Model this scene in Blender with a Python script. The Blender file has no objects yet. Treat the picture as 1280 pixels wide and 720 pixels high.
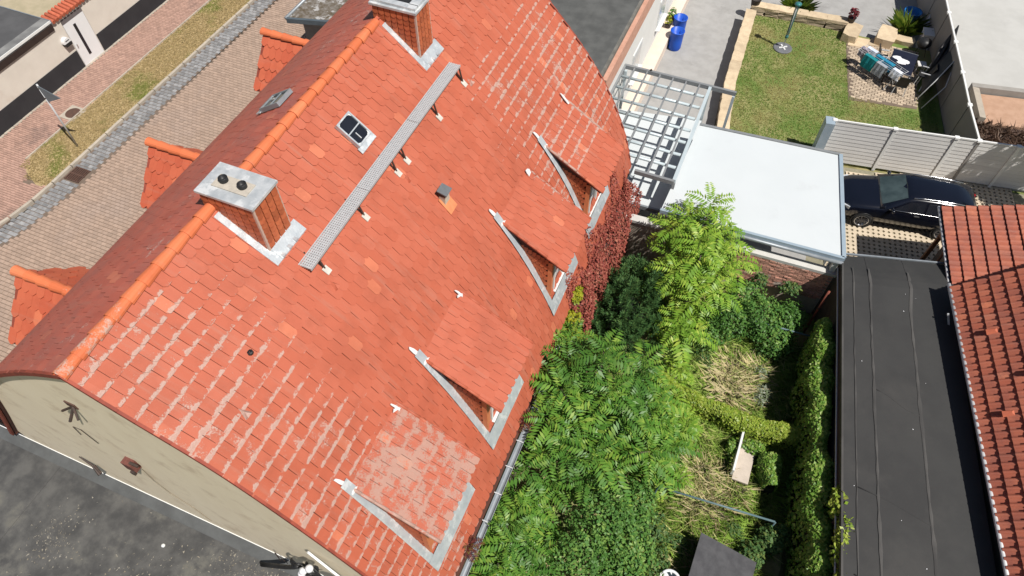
import bpy, math, random
import numpy as np
from mathutils import Vector, Matrix

# ------------------------------------------------------------------ camera, sky, sun
S = bpy.context.scene
C = S.collection
random.seed(7)
RNG = np.random.default_rng(7)
R = math.radians

cam_d = bpy.data.cameras.new('camera')
cam_d.sensor_width = 36.0
cam_d.lens = 24.95
cam_d.clip_end = 2000
cam = bpy.data.objects.new('camera', cam_d)
C.objects.link(cam)
cam.location = (0, 0, 20)
cam.rotation_euler = (R(90 - 54.2), 0, R(22.55))
S.camera = cam

SUN = Vector((8.4, -3.5, 15.3)).normalized()
W = bpy.data.worlds.new('World')
S.world = W
W.use_nodes = True
sky = W.node_tree.nodes.new('ShaderNodeTexSky')
sky.sky_type = 'NISHITA'
sky.sun_disc = False
sky.sun_elevation = math.asin(SUN.z)
sky.sun_rotation = math.atan2(SUN.x, SUN.y)
bg = W.node_tree.nodes['Background']
bg.inputs[1].default_value = 0.05
W.node_tree.links.new(sky.outputs[0], bg.inputs[0])
sun_d = bpy.data.lights.new('sun', 'SUN')
sun_d.energy = 4.9
sun_d.angle = R(0.5)
sun_d.color = (1.0, 0.955, 0.89)
sun = bpy.data.objects.new('sun', sun_d)
C.objects.link(sun)
sun.rotation_euler = SUN.to_track_quat('Z', 'Y').to_euler()
S.view_settings.view_transform = 'Standard'
S.view_settings.look = 'None'
S.view_settings.exposure = 0.25
S.view_settings.gamma = 1.0

# ------------------------------------------------------------------ object helpers
WM = {}


def link(name, data, parent=None, M=None):
    o = bpy.data.objects.new(name, data)
    C.objects.link(o)
    M = M or Matrix()
    o.matrix_basis = M
    if parent is not None:
        o.parent = parent
        o.matrix_parent_inverse = WM[parent].inverted()
    WM[o] = M.copy()
    return o


def tag(o, label=None, cat=None, group=None, kind=None):
    if label:
        o['label'] = label
    if cat:
        o['category'] = cat
    if group:
        o['group'] = group
    if kind:
        o['kind'] = kind
    return o


def thing(name, label, cat, loc=(0, 0, 0), group=None):
    e = link(name, None, None, Matrix.Translation(loc))
    e.empty_display_size = 0.3
    return tag(e, label, cat, group)


class MB:
    """collects faces, builds ONE mesh object"""

    def __init__(s):
        s.v, s.f, s.m, s.uv = [], [], [], []

    def add(s, vs, fs, mi=0, uv=None):
        b = len(s.v)
        s.v += [tuple(p) for p in vs]
        for k, f in enumerate(fs):
            s.f.append(tuple(b + i for i in f))
            s.m.append(mi)
            s.uv.append(uv[k] if uv else None)
        return s

    def box(s, c, d, rz=0.0, mi=0, M=None):
        x, y, z = d[0] / 2, d[1] / 2, d[2] / 2
        vs = [Vector((sx * x, sy * y, sz * z)) for sz in (-1, 1) for sy in (-1, 1) for sx in (-1, 1)]
        if M is None:
            M = Matrix.Translation(c) @ Matrix.Rotation(rz, 4, 'Z')
        vs = [M @ v for v in vs]
        return s.add(vs, [(0, 2, 3, 1), (4, 5, 7, 6), (0, 1, 5, 4), (2, 6, 7, 3), (0, 4, 6, 2), (1, 3, 7, 5)], mi)

    def bar(s, p, q, w, h=None, mi=0, up=(0, 0, 1)):
        p, q = Vector(p), Vector(q)
        h = h or w
        d = (q - p)
        L = d.length
        d.normalize()
        up = Vector(up)
        if abs(d.dot(up)) > .98:
            up = Vector((1, 0, 0))
        sx = d.cross(up).normalized()
        sz = sx.cross(d)
        M = Matrix((sx, d, sz)).transposed().to_4x4()
        M.translation = (p + q) / 2
        return s.box(None, (w, L, h), mi=mi, M=M)

    def prism(s, poly, z0, z1, mi=0):
        n = len(poly)
        vs = [(p[0], p[1], z0) for p in poly] + [(p[0], p[1], z1) for p in poly]
        a = sum(poly[i][0] * poly[(i + 1) % n][1] - poly[(i + 1) % n][0] * poly[i][1] for i in range(n))
        fs = [tuple(range(n - 1, -1, -1)), tuple(range(n, 2 * n))] + [(i, (i + 1) % n, n + (i + 1) % n, n + i) for i in range(n)]
        if a < 0:
            fs = [tuple(reversed(f)) for f in fs]
        return s.add(vs, fs, mi)

    def tube(s, pts, r, n=8, mi=0, cap=True):
        pts = [Vector(p) for p in pts]
        rs = r if isinstance(r, (list, tuple)) else [r] * len(pts)
        vs, fs = [], []
        ref = None
        for i, p in enumerate(pts):
            d = (pts[min(i + 1, len(pts) - 1)] - pts[max(i - 1, 0)]).normalized()
            if ref is None:
                ref = Vector((0, 0, 1)) if abs(d.z) < .9 else Vector((1, 0, 0))
            a = d.cross(ref).normalized()
            b = d.cross(a)
            for k in range(n):
                t = 2 * math.pi * k / n
                vs.append(p + (a * math.cos(t) + b * math.sin(t)) * rs[i])
        for i in range(len(pts) - 1):
            for k in range(n):
                fs.append((i * n + k, i * n + (k + 1) % n, (i + 1) * n + (k + 1) % n, (i + 1) * n + k))
        if cap:
            fs.append(tuple(range(n - 1, -1, -1)))
            fs.append(tuple((len(pts) - 1) * n + k for k in range(n)))
        return s.add(vs, fs, mi)

    def lathe(s, c, prof, n=16, mi=0):
        vs, fs = [], []
        for (r, z) in prof:
            for k in range(n):
                t = 2 * math.pi * k / n
                vs.append((c[0] + r * math.cos(t), c[1] + r * math.sin(t), c[2] + z))
        for i in range(len(prof) - 1):
            for k in range(n):
                fs.append((i * n + k, i * n + (k + 1) % n, (i + 1) * n + (k + 1) % n, (i + 1) * n + k))
        fs.append(tuple((len(prof) - 1) * n + k for k in range(n)))
        return s.add(vs, fs, mi)

    def mesh(s, name, mats, smooth=False):
        me = bpy.data.meshes.new(name)
        me.from_pydata(s.v, [], s.f)
        for m in (mats if isinstance(mats, (list, tuple)) else [mats]):
            me.materials.append(m)
        if any(s.m):
            me.polygons.foreach_set('material_index', s.m)
        if any(u is not None for u in s.uv):
            lay = me.uv_layers.new(name='UVMap')
            flat = []
            for f, u in zip(s.f, s.uv):
                for i in range(len(f)):
                    flat += list(u[i]) if u is not None else [0.5, 0.9]
            lay.data.foreach_set('uv', flat)
        if smooth:
            me.polygons.foreach_set('use_smooth', [True] * len(me.polygons))
        me.update()
        return me

    def build(s, name, mats, parent=None, smooth=False):
        return link(name, s.mesh(name, mats, smooth), parent)


def poly_mesh(name, V, nper, mat):
    """numpy (N,k,3) faces -> one mesh (each face its own island)"""
    V = np.asarray(V, dtype=np.float32)
    n = V.shape[0]
    me = bpy.data.meshes.new(name)
    me.vertices.add(n * nper)
    me.vertices.foreach_set('co', V.reshape(-1))
    me.loops.add(n * nper)
    me.loops.foreach_set('vertex_index', np.arange(n * nper, dtype=np.int32))
    me.polygons.add(n)
    me.polygons.foreach_set('loop_start', np.arange(0, n * nper, nper, dtype=np.int32))
    me.polygons.foreach_set('loop_total', np.full(n, nper, dtype=np.int32))
    me.materials.append(mat)
    me.update(calc_edges=True)
    me.validate()
    return me


# ------------------------------------------------------------------ material helpers
def mat_new(name):
    m = bpy.data.materials.new(name)
    m.use_nodes = True
    nt = m.node_tree
    return m, nt, nt.nodes['Principled BSDF']


class NG:
    def __init__(s, nt):
        s.nt = nt

    def n(s, t, **kw):
        x = s.nt.nodes.new(t)
        for k, v in kw.items():
            setattr(x, k, v)
        return x

    def set(s, sock, v):
        if hasattr(v, 'is_output'):
            s.nt.links.new(v, sock)
        else:
            sock.default_value = v

    def math(s, op, a, b=0.0, c=None, clamp=False):
        x = s.n('ShaderNodeMath', operation=op, use_clamp=clamp)
        s.set(x.inputs[0], a)
        s.set(x.inputs[1], b)
        if c is not None:
            s.set(x.inputs[2], c)
        return x.outputs[0]

    def ramp(s, v, a, b, o0=0.0, o1=1.0):
        x = s.n('ShaderNodeMapRange', interpolation_type='SMOOTHSTEP')
        s.set(x.inputs[0], v)
        for i, q in zip((1, 2, 3, 4), (a, b, o0, o1)):
            x.inputs[i].default_value = q
        return x.outputs[0]

    def mix(s, f, a, b):
        x = s.n('ShaderNodeMix', data_type='RGBA')
        s.set(x.inputs[0], f)
        for sock, v in ((x.inputs[6], a), (x.inputs[7], b)):
            s.set(sock, v if hasattr(v, 'is_output') else (*v, 1.0))
        return x.outputs[2]

    def noise(s, scale, detail=4.0, rough=.55, vec=None, dist=0.0):
        x = s.n('ShaderNodeTexNoise')
        x.inputs['Scale'].default_value = scale
        x.inputs['Detail'].default_value = detail
        x.inputs['Roughness'].default_value = rough
        x.inputs['Distortion'].default_value = dist
        if vec is None:
            vec = s.pos()
        s.nt.links.new(vec, x.inputs['Vector'])
        return x.outputs[0]

    def pos(s):
        return s.n('ShaderNodeNewGeometry').outputs['Position']

    def scaled(s, v):
        x = s.n('ShaderNodeVectorMath', operation='MULTIPLY')
        s.nt.links.new(s.pos(), x.inputs[0])
        x.inputs[1].default_value = v
        return x.outputs[0]

    def rand(s):
        a = s.n('ShaderNodeNewGeometry').outputs['Random Per Island']
        b = s.n('ShaderNodeObjectInfo').outputs['Random']
        return s.math('FRACT', s.math('ADD', a, b))

    def bump(s, h, strength=.3, dist=.01):
        x = s.n('ShaderNodeBump')
        x.inputs['Strength'].default_value = strength
        x.inputs['Distance'].default_value = dist
        s.nt.links.new(h, x.inputs['Height'])
        return x.outputs[0]


K = .86     # keeps base colours in step with the exposure


def dim(c, k=None):
    return tuple(x * (K if k is None else k) for x in c)


def simple(name, c1, c2=None, scale=3.0, rough=.8, rnd=0.0, bump=0.0, bscale=40.0, c3=None, s3=0.6, t3=(.55, .7), metal=0.0, spec=.3, stretch=None):
    """two-tone noise colour, optional random per piece, patches of a third colour, fine bump"""
    m, nt, p = mat_new(name)
    g = NG(nt)
    c2 = c2 or tuple(x * .8 for x in c1)
    if name != 'beige gable plaster':
        c1, c2, c3 = dim(c1), dim(c2), (dim(c3) if c3 else None)
    vec = g.scaled(stretch) if stretch else None
    f = g.ramp(g.noise(scale, 5.0, .6, vec), .3, .7)
    col = g.mix(f, c1, c2)
    if c3:
        col = g.mix(g.ramp(g.noise(s3, 6.0, .65), *t3), col, c3)
    if rnd:
        h = g.n('ShaderNodeHueSaturation')
        g.set(h.inputs['Value'], g.math('MULTIPLY_ADD', g.rand(), 2 * rnd, 1 - rnd))
        nt.links.new(col, h.inputs['Color'])
        col = h.outputs[0]
    nt.links.new(col, p.inputs['Base Color'])
    p.inputs['Roughness'].default_value = rough
    p.inputs['Metallic'].default_value = metal
    p.inputs['Specular IOR Level'].default_value = spec
    if bump:
        nt.links.new(g.bump(g.noise(bscale, 5.0, .6), bump, .02), p.inputs['Normal'])
    return m


def leafy(name, cols, rough=.55, trans=.3, patch=.5, soft=0.0):
    m, nt, p = mat_new(name)
    g = NG(nt)
    cols = [dim(c) for c in cols]
    r = g.rand()
    col = g.mix(g.ramp(r, .0, .55), cols[0], cols[1])
    if len(cols) > 2:
        col = g.mix(g.ramp(r, .6, 1.0), col, cols[2])
    if len(cols) > 3:
        col = g.mix(g.ramp(g.noise(patch, 3.0), .46, .62, 0, .85), col, cols[3])
    nt.links.new(col, p.inputs['Base Color'])
    p.inputs['Roughness'].default_value = rough
    p.inputs['Specular IOR Level'].default_value = .25
    t = g.n('ShaderNodeBsdfTranslucent')
    nt.links.new(col, t.inputs[0])
    if soft:     # thin blades: shade them as the loose upward facing mass they form
        nv = g.n('ShaderNodeVectorMath', operation='ADD')
        nt.links.new(g.n('ShaderNodeNewGeometry').outputs['Normal'], nv.inputs[0])
        nv.inputs[1].default_value = (0, 0, soft)
        nn = g.n('ShaderNodeVectorMath', operation='NORMALIZE')
        nt.links.new(nv.outputs[0], nn.inputs[0])
        nt.links.new(nn.outputs[0], p.inputs['Normal'])
    mx = g.n('ShaderNodeMixShader')
    mx.inputs[0].default_value = trans
    nt.links.new(p.outputs[0], mx.inputs[1])
    nt.links.new(t.outputs[0], mx.inputs[2])
    nt.links.new(mx.outputs[0], nt.nodes['Material Output'].inputs[0])
    return m


def tile_mat(name, base, alt, lichen_zone, lichen_col, dark=None, spec=.3, rowamp=.46, bias=.03, amt=.68, wh=.6):
    """clay tile: colour per tile, grain, pale lichen along the lower edges of the courses"""
    m, nt, p = mat_new(name)
    g = NG(nt)
    base, alt, lichen_col = dim(base), dim(alt), dim(lichen_col)
    r = g.rand()
    col = g.mix(g.ramp(r, .15, .95), base, alt)
    col = g.mix(g.math('MULTIPLY', g.ramp(r, .975, .985), .28), col, (.74, .26, .13))
    col = g.mix(g.ramp(g.noise(2.2, 5.0, .65), .45, .75, 0, .45), col, tuple(x * .72 for x in base))
    col = g.mix(g.ramp(g.noise(.7, 4.0, .6), .5, .7, 0, .35), col, tuple(x * .7 for x in base))
    col = g.mix(g.ramp(g.noise(55, 3.0, .7), .55, .8, 0, .28), col, dim((.66, .30, .20)))
    if dark:
        col = g.mix(g.ramp(g.noise(1.3, 6.0, .7), .42, .62, 0, .8), col, dark)
    run = g.ramp(g.noise(1.0, 5.0, .65, g.scaled((.45, 7.0, .45))), .52, .74, 0, .30)
    col = g.mix(run, col, dim((.40, .22, .165)))
    uv = g.n('ShaderNodeUVMap').outputs[0]
    sx = g.n('ShaderNodeSeparateXYZ')
    nt.links.new(uv, sx.inputs[0])
    dx = g.math('MULTIPLY', g.math('SUBTRACT', sx.outputs[0], .5), 1.35)
    dy = g.math('DIVIDE', g.math('SUBTRACT', sx.outputs[1], .06), .20)
    dd = g.math('SQRT', g.math('ADD', g.math('MULTIPLY', dx, dx), g.math('MULTIPLY', dy, dy)))
    blob = g.ramp(dd, 1.05, .1)
    row = g.math('MAXIMUM', g.math('MULTIPLY', blob, .85), g.math('MULTIPLY', g.ramp(sx.outputs[1], .11, .02), .95))
    row = g.math('MAXIMUM', row, g.math('MULTIPLY', g.ramp(sx.outputs[1], .74, .80), .6))
    row = g.math('ADD', row, g.math('MULTIPLY', g.math('SUBTRACT', r, .5), .38))
    sp = g.n('ShaderNodeSeparateXYZ')
    nt.links.new(g.pos(), sp.inputs[0])
    zone = lichen_zone(g, sp.outputs)
    nf = g.noise(26.0, 8.0, .9)
    nm = g.noise(4.2, 3.0, .6)
    nl = g.noise(.9, 2.0, .5)
    a = g.math('MULTIPLY', row, rowamp)
    a = g.math('ADD', a, g.math('MULTIPLY', g.math('SUBTRACT', nf, .5), 1.5))
    a = g.math('ADD', a, g.math('MULTIPLY', g.math('SUBTRACT', nm, .5), .95))
    a = g.math('ADD', a, g.math('MULTIPLY', g.math('SUBTRACT', nl, .5), .6))
    a = g.math('ADD', a, g.math('MULTIPLY_ADD', g.math('SUBTRACT', zone, 1.0), .85, bias))
    lich = g.ramp(a, .20, .34)
    white = g.math('MULTIPLY', g.ramp(a, .22, .30), g.ramp(a, .44, .34))
    white = g.math('MAXIMUM', white, g.ramp(g.noise(60, 3.0, .8), .56, .66))
    lc = g.mix(g.math('MULTIPLY', white, wh), lichen_col, dim((.70, .62, .55)))
    col = g.mix(g.math('MULTIPLY', lich, amt), col, lc)
    nt.links.new(col, p.inputs['Base Color'])
    p.inputs['Roughness'].default_value = .62
    p.inputs['Specular IOR Level'].default_value = spec
    h = g.math('ADD', g.noise(70, 4.0, .6), g.math('MULTIPLY', lich, 1.2))
    nt.links.new(g.bump(h, .35, .012), p.inputs['Normal'])
    return m


def garden_zone(g, xyz):
    near = g.ramp(xyz[1], 6.6, 3.6)
    far = g.math('MULTIPLY', g.ramp(xyz[1], 10.6, 13.6), g.ramp(xyz[0], -7.2, -6.2))
    far = g.math('MULTIPLY', far, g.ramp(xyz[0], -3.2, -3.9))
    z = g.math('MAXIMUM', near, g.math('MULTIPLY', far, 1.0))
    return g.math('ADD', g.math('MULTIPLY', z, .95), .05)


def street_zone(g, xyz):
    return g.ramp(xyz[0], -10.6, -9.4, .45, .8)


M_TILE = tile_mat('red clay roof tile', (.475, .116, .062), (.505, .134, .076), garden_zone, (.43, .345, .295))
M_TILE_D1 = tile_mat('lichen covered roof tile', (.475, .116, .062), (.505, .134, .076), lambda g, x: g.ramp(x[2], 0, 1, 1, 1), (.38, .29, .235), rowamp=.14, bias=.24, amt=.62, wh=.2)
M_TILE_ST = tile_mat('weathered clay roof tile', (.50, .112, .072), (.54, .135, .088), street_zone, (.46, .36, .33), dark=(.34, .10, .075), spec=.6, rowamp=.08, bias=.16)
M_TILE_SD = tile_mat('street dormer tile', (.52, .11, .055), (.58, .14, .07), lambda g, x: g.ramp(x[2], 0, 1, .3, .3), (.45, .38, .33))
M_RIDGE = tile_mat('orange ridge cap', (.66, .165, .065), (.72, .195, .08), lambda g, x: g.math('MULTIPLY', g.ramp(x[1], 6.5, 3.0, .35, .98), 1.0), (.46, .40, .34), rowamp=0.0, bias=.19)
M_VERGE = simple('dark red verge tile', (.34, .075, .045), (.26, .06, .04), 6, .7, .15)
M_CLAD = simple('brown red cladding tile', (.50, .135, .055), (.42, .105, .045), 7, .55, .2, .15, 60)
M_CLAD_E = simple('grey lead edge strip', (.60, .42, .34), (.52, .36, .30), 8, .6)
M_CORE = simple('dark tile underlay', (.10, .035, .025), (.07, .03, .02), 4, .9)
M_LEAD = simple('pale lead flashing', (.62, .66, .68), (.50, .54, .57), 5, .42, 0, .25, 25, (.78, .81, .82), 3.0, (.52, .64), metal=.35, spec=.5)
M_LEADW = simple('white painted patch', (.80, .80, .78), (.68, .69, .68), 6, .5)
M_CAP = simple('weathered metal chimney cap', (.62, .64, .65), (.44, .47, .49), 5, .5, 0, .15, 30, (.74, .75, .75), 2.2, (.5, .6), metal=.25, spec=.5)
M_PLASTER = simple('beige gable plaster', (.90, .78, .58), (.86, .735, .54), 1.6, .9, 0, .2, 25, (.66, .53, .37), 1.3, (.50, .75), stretch=(1.6, 1, .35))
M_GALV = simple('galvanised steel', (.66, .67, .68), (.56, .57, .58), 12, .45, 0, metal=.1, spec=.5)
M_BLACK = simple('black plastic', (.018, .018, .02), (.03, .03, .03), 10, .45)
M_DARKM = simple('dark iron', (.05, .04, .035), (.08, .05, .04), 10, .6)
M_ZINC = simple('zinc gutter', (.34, .37, .40), (.26, .29, .31), 4, .45, metal=.3, spec=.5)
M_BITUM_OLD = simple('mossy old bitumen felt', (.060, .060, .060), (.115, .113, .108), 2.2, .92, 0, .5, 60, (.15, .145, .125), 1.1, (.54, .74))
M_BITUM_FAR = simple('grey bitumen felt', (.075, .077, .075), (.115, .117, .113), 1.6, .85, .08, .3, 60)
M_BITUM_NEW = simple('black bitumen felt', (.036, .036, .036), (.045, .045, .044), .9, .75, 0, .12, 15, (.052, .051, .049), .5, (.5, .7))
M_SEAM = simple('dusty bitumen seam', (.090, .087, .083), (.048, .047, .046), 1.3, .8, stretch=(1, .5, 1))
M_WHITE = simple('white render', (.80, .79, .76), (.76, .75, .72), 1.0, .85)
M_CREAMW = simple('cream render', (.74, .68, .60), (.68, .62, .545), 1.4, .9, 0, .15, 30, (.66, .58, .50), .7, (.55, .7))
M_PINK = simple('pinkish brick band', (.60, .34, .25), (.52, .28, .20), 5, .85)
M_PLINTH = simple('cream plinth paint', (.78, .66, .56), (.72, .61, .51), 2, .85)
M_ANTH = simple('anthracite paint', (.030, .030, .034), (.038, .038, .042), 2, .7)
M_DOORW = simple('white door panel', (.82, .82, .82), (.79, .79, .79), 2, .35)
M_GREYW = simple('pale grey sheet roof', (.62, .66, .675), (.60, .64, .655), .8, .5, c3=(.54, .57, .58), s3=.9, t3=(.56, .85))
M_BLUEG = simple('blue grey metal trim', (.40, .49, .56), (.35, .44, .51), 3, .45, metal=.2, spec=.5)
M_PERG = simple('blue grey aluminium bar', (.56, .64, .67), (.50, .58, .61), 4, .4, metal=.1, spec=.5)
M_PERG_D = simple('dark grey aluminium bar', (.27, .285, .29), (.23, .24, .25), 4, .45, metal=.1)
M_CONC = simple('grey yard concrete', (.385, .38, .37), (.33, .325, .315), 2.3, .9, 0, .12, 40, (.27, .265, .255), .8, (.56, .78))
M_CONC2 = simple('pale neighbour concrete', (.52, .515, .49), (.47, .465, .44), .9, .9, 0, .1, 40, (.43, .425, .405), .5, (.58, .75))
M_SOIL = simple('dark garden soil', (.22, .20, .09), (.36, .32, .15), 2.2, .95, 0, .5, 20, (.13, .18, .05), .8, (.45, .6))
M_LAWN = simple('dry lawn soil', (.20, .235, .07), (.30, .27, .12), 1.1, .95, 0, .5, 30, (.13, .20, .045), .45, (.46, .62))
M_STONE = simple('sandstone block', (.66, .53, .36), (.55, .43, .29), 4, .9, .14, .4, 14)
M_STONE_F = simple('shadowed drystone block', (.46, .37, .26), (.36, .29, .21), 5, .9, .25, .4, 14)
M_PAVER = simple('pinkish concrete paver', (.42, .305, .235), (.37, .27, .21), 5, .88, .10, .15, 60, (.38, .285, .23), .4, (.5, .72))
M_JOINT = simple('sandy paving joint', (.20, .15, .12), (.16, .12, .09), 8, .95)
M_BRICKP = simple('reddish pavement brick', (.45, .285, .225), (.39, .245, .195), 4, .9, .13, .15, 60, (.27, .18, .15), .5, (.55, .7))
M_COBBLE = simple('grey granite sett', (.30, .30, .30), (.22, .22, .225), 6, .85, .26, .25, 40)
M_KERB = simple('pale kerb stone', (.50, .44, .36), (.42, .37, .31), 4, .9, .08)
M_RUST = simple('rusty cast iron', (.12, .065, .048), (.085, .05, .04), 9, .75)
M_BRICK = simple('weathered red brick', (.68, .36, .27), (.58, .30, .225), 7, .9, .25, .3, 30, (.70, .60, .52), 2.2, (.52, .68))
M_MORTAR = simple('lime mortar', (.60, .52, .43), (.5, .43, .35), 9, .95)
M_FENCE = simple('pale grey fence slat', (.72, .71, .69), (.68, .67, .65), 2, .6, .04)
M_FENCEW = simple('white fence trim', (.80, .80, .78), (.76, .76, .74), 3, .5)
M_PANELG = simple('grey fence panel', (.30, .28, .265), (.27, .255, .24), 1.0, .85)
M_PANT = tile_mat('interlocking pantile', (.41, .118, .070), (.46, .15, .09), lambda g, x: g.ramp(x[2], 0, 1, .22, .22), (.40, .35, .27), dark=(.26, .085, .06))
M_LATT = simple('tan grass paver grid', (.62, .52, .39), (.55, .46, .34), 3, .9, .05)
M_LSOIL = simple('paver infill soil', (.30, .27, .20), (.22, .21, .14), 14, .95)
M_YPAV = simple('tan patio sett', (.52, .42, .31), (.45, .36, .27), 5, .9, .2, .2, 40)
M_WOOD = simple('grey weathered board', (.30, .26, .22), (.22, .19, .16), 8, .85)
M_WOODB = simple('brown timber', (.30, .15, .08), (.25, .12, .06), 8, .8)
M_BARK = simple('brown grey bark', (.13, .105, .08), (.09, .07, .05), 10, .95, 0, .6, 30)
M_TEAL = simple('teal painted steel', (.04, .20, .20), (.05, .17, .18), 6, .4)
M_STEELB = simple('blue grey steel pole', (.10, .17, .19), (.13, .19, .20), 6, .45)
M_BLUE = simple('blue plastic barrel', (.012, .085, .50), (.015, .10, .55), 3, .4)
M_BLUED = simple('inside of blue barrel', (.008, .03, .16), (.01, .04, .2), 3, .5)
M_GLASSD = simple('dark window glass', (.012, .014, .02), (.02, .022, .03), 2, .06, spec=.6)
M_GLASSW = simple('grey tinted windscreen', (.07, .10, .105), (.04, .06, .065), 2.5, .12, spec=.3)
M_CARP = simple('blue black car paint', (.004, .005, .010), (.005, .006, .012), 2, .16, spec=.6)
M_CARP.node_tree.nodes['Principled BSDF'].inputs['Coat Weight'].default_value = .5
M_TYRE = simple('black tyre rubber', (.022, .022, .022), (.03, .03, .03), 9, .85)
M_RIM = simple('dark alloy', (.10, .10, .11), (.14, .14, .15), 9, .3, metal=.7)
M_CHROME = simple('bright trim', (.75, .76, .78), (.7, .7, .72), 9, .2, metal=.9)
M_LAMPG = simple('headlamp glass', (.6, .63, .66), (.4, .42, .45), 9, .1)
M_TABLE = simple('black table top', (.014, .016, .03), (.02, .022, .04), 5, .35)
M_CLOTHT = simple('teal towel', (.01, .25, .27), (.01, .21, .24), 14, .9)
M_CLOTHG = simple('grey towel', (.36, .39, .43), (.30, .33, .37), 14, .9)
M_CLOTHW = simple('white cloth', (.78, .79, .82), (.55, .62, .75), 7, .9)
M_CLOTHB = simple('blue cloth', (.03, .14, .30), (.02, .30, .42), 16, .9)
M_CLOTHP = simple('dark patterned cloth', (.05, .05, .09), (.5, .45, .5), 18, .9)
M_PAPER = simple('white paper', (.82, .82, .84), (.75, .75, .78), 6, .8)
M_TARP = simple('dark roofing felt shed top', (.095, .095, .10), (.065, .065, .07), 4, .9, 0, .3, 30)
M_CONCB = simple('pale concrete seat', (.58, .50, .42), (.50, .43, .36), 5, .9)
M_TERRA = simple('dark plant pot', (.06, .05, .05), (.09, .075, .07), 6, .7)
M_ORANGE = simple('orange dormer corner board', (.70, .24, .10), (.64, .20, .085), 6, .6)
M_SIGN = simple('grey sign back', (.20, .235, .26), (.17, .20, .225), 4, .45, metal=.3)
M_REDSOIL = simple('reddish bed soil', (.52, .33, .23), (.44, .27, .18), 3, .95, 0, .4, 20)
M_MOSS = simple('moss and grit on felt', (.10, .075, .045), (.24, .22, .20), 5, .95, 0, .6, 40, (.42, .41, .40), 2.5, (.56, .62))

L_AIL = leafy('tree of heaven leaflet', [(.075, .20, .028), (.14, .29, .038), (.26, .38, .06), (.06, .16, .026)], .42, .17, .8)
L_AIL2 = leafy('sunny tree of heaven leaflet', [(.17, .32, .034), (.27, .43, .05), (.42, .52, .08), (.14, .29, .03)], .42, .2, 1.1)
L_SHRUB = leafy('shrub leaf', [(.070, .19, .040), (.12, .25, .05), (.22, .35, .075), (.065, .165, .03)], .5, .16, .9)
L_SHRUB2 = leafy('dusty shrub leaf', [(.06, .14, .04), (.10, .19, .055), (.19, .24, .06)], .55, .25)
L_YEW = leafy('dark conifer spray', [(.040, .105, .034), (.070, .155, .045), (.12, .21, .06)], .6, .15)
L_IVY = leafy('hedge ivy leaf', [(.10, .23, .034), (.19, .34, .05), (.36, .46, .12)], .42, .22)
L_IVYY = leafy('lime ivy leaf', [(.19, .30, .03), (.30, .40, .05), (.42, .47, .09)], .42, .22)
L_RED = leafy('red creeper leaf', [(.27, .060, .045), (.35, .088, .065), (.44, .17, .11)], .6, .2)
L_YEL = leafy('yellow green creeper leaf', [(.30, .34, .02), (.42, .42, .03), (.22, .30, .03)], .5, .3)
L_GRASS = leafy('wild grass blade', [(.18, .34, .05), (.34, .48, .09), (.68, .66, .28), (.32, .50, .08)], .7, .25, soft=3.0)
L_STRAW = leafy('straw blade', [(.70, .60, .32), (.76, .65, .40), (.50, .58, .18)], .7, .25, soft=3.0)
L_LAWN = leafy('lawn blade', [(.13, .24, .045), (.19, .29, .055), (.33, .32, .11), (.40, .34, .14)], .7, .4, .5, soft=2.0)
L_DRY = leafy('dry verge blade', [(.52, .39, .20), (.46, .36, .17), (.58, .44, .24), (.26, .30, .07)], .75, .4, .5, soft=2.0)
L_ORN = leafy('ornamental grass', [(.10, .20, .02), (.18, .28, .03), (.30, .36, .05)], .6, .3)

# ------------------------------------------------------------------ vegetation makers (numpy)


def unit(v):
    return v / np.maximum(np.linalg.norm(v, axis=-1, keepdims=True), 1e-6)


def fronds(orig, az, elev, L, n=10, droop=.9, lw=.30, leaf=.30, rng=RNG):
    """pinnate leaves: (F,) arrays -> (F*2n,4,3) leaflet quads"""
    orig, az, elev, L = map(np.asarray, (orig, az, elev, L))
    F = len(az)
    t = np.linspace(.14, 1, n)
    e = elev[:, None] - droop * t[None] ** 1.3
    dt = np.diff(np.r_[0, t])
    hx = np.cumsum(np.cos(e) * dt[None], 1) * L[:, None]
    hz = np.cumsum(np.sin(e) * dt[None], 1) * L[:, None]
    ca, sa = np.cos(az)[:, None], np.sin(az)[:, None]
    P = np.stack([orig[:, 0:1] + hx * ca, orig[:, 1:2] + hx * sa, orig[:, 2:3] + hz], -1)
    T = np.stack([np.cos(e) * ca, np.cos(e) * sa, np.sin(e)], -1)
    side = np.stack([-sa + 0 * e, ca + 0 * e, 0 * e], -1)
    up = np.cross(T, side)
    out = []
    ll = leaf * L[:, None] * (0.55 + .75 * np.sin(np.pi * np.clip(t * .85 + .05, 0, 1)))[None] * rng.uniform(.85, 1.1, (F, n))
    for sgn in (1, -1):
        d = unit(side * sgn * .9 + T * .42 - up * rng.uniform(.0, .45, (F, n, 1)))
        w = unit(np.cross(d, up))
        b = P
        tip = P + d * ll[..., None]
        mid = P + d * (ll * .42)[..., None] + up * (ll * .06)[..., None]
        hw = (ll * lw * .5)[..., None]
        out.append(np.stack([b, mid - w * hw, tip, mid + w * hw], 2).reshape(-1, 4, 3))
    return np.concatenate(out)


def rosettes(cent, L=.7, k=13, rng=RNG, n=10, spread=(-.15, .95), leaf=.30, lw=.30):
    o, a, e, l = [], [], [], []
    for c in cent:
        kk = k + rng.integers(-2, 3)
        a0 = rng.uniform(0, 6.28)
        for i in range(kk):
            u = i / kk
            a.append(a0 + 2.4 * i)
            e.append(spread[1] + (spread[0] - spread[1]) * u + rng.uniform(-.15, .15))
            l.append(L * (.6 + .5 * u) * rng.uniform(.85, 1.15))
            o.append(np.array(c) - np.array([0, 0, .3 * u * L]))
    return fronds(np.array(o), np.array(a), np.array(e), np.array(l), n, leaf=leaf, lw=lw, rng=rng)


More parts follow.
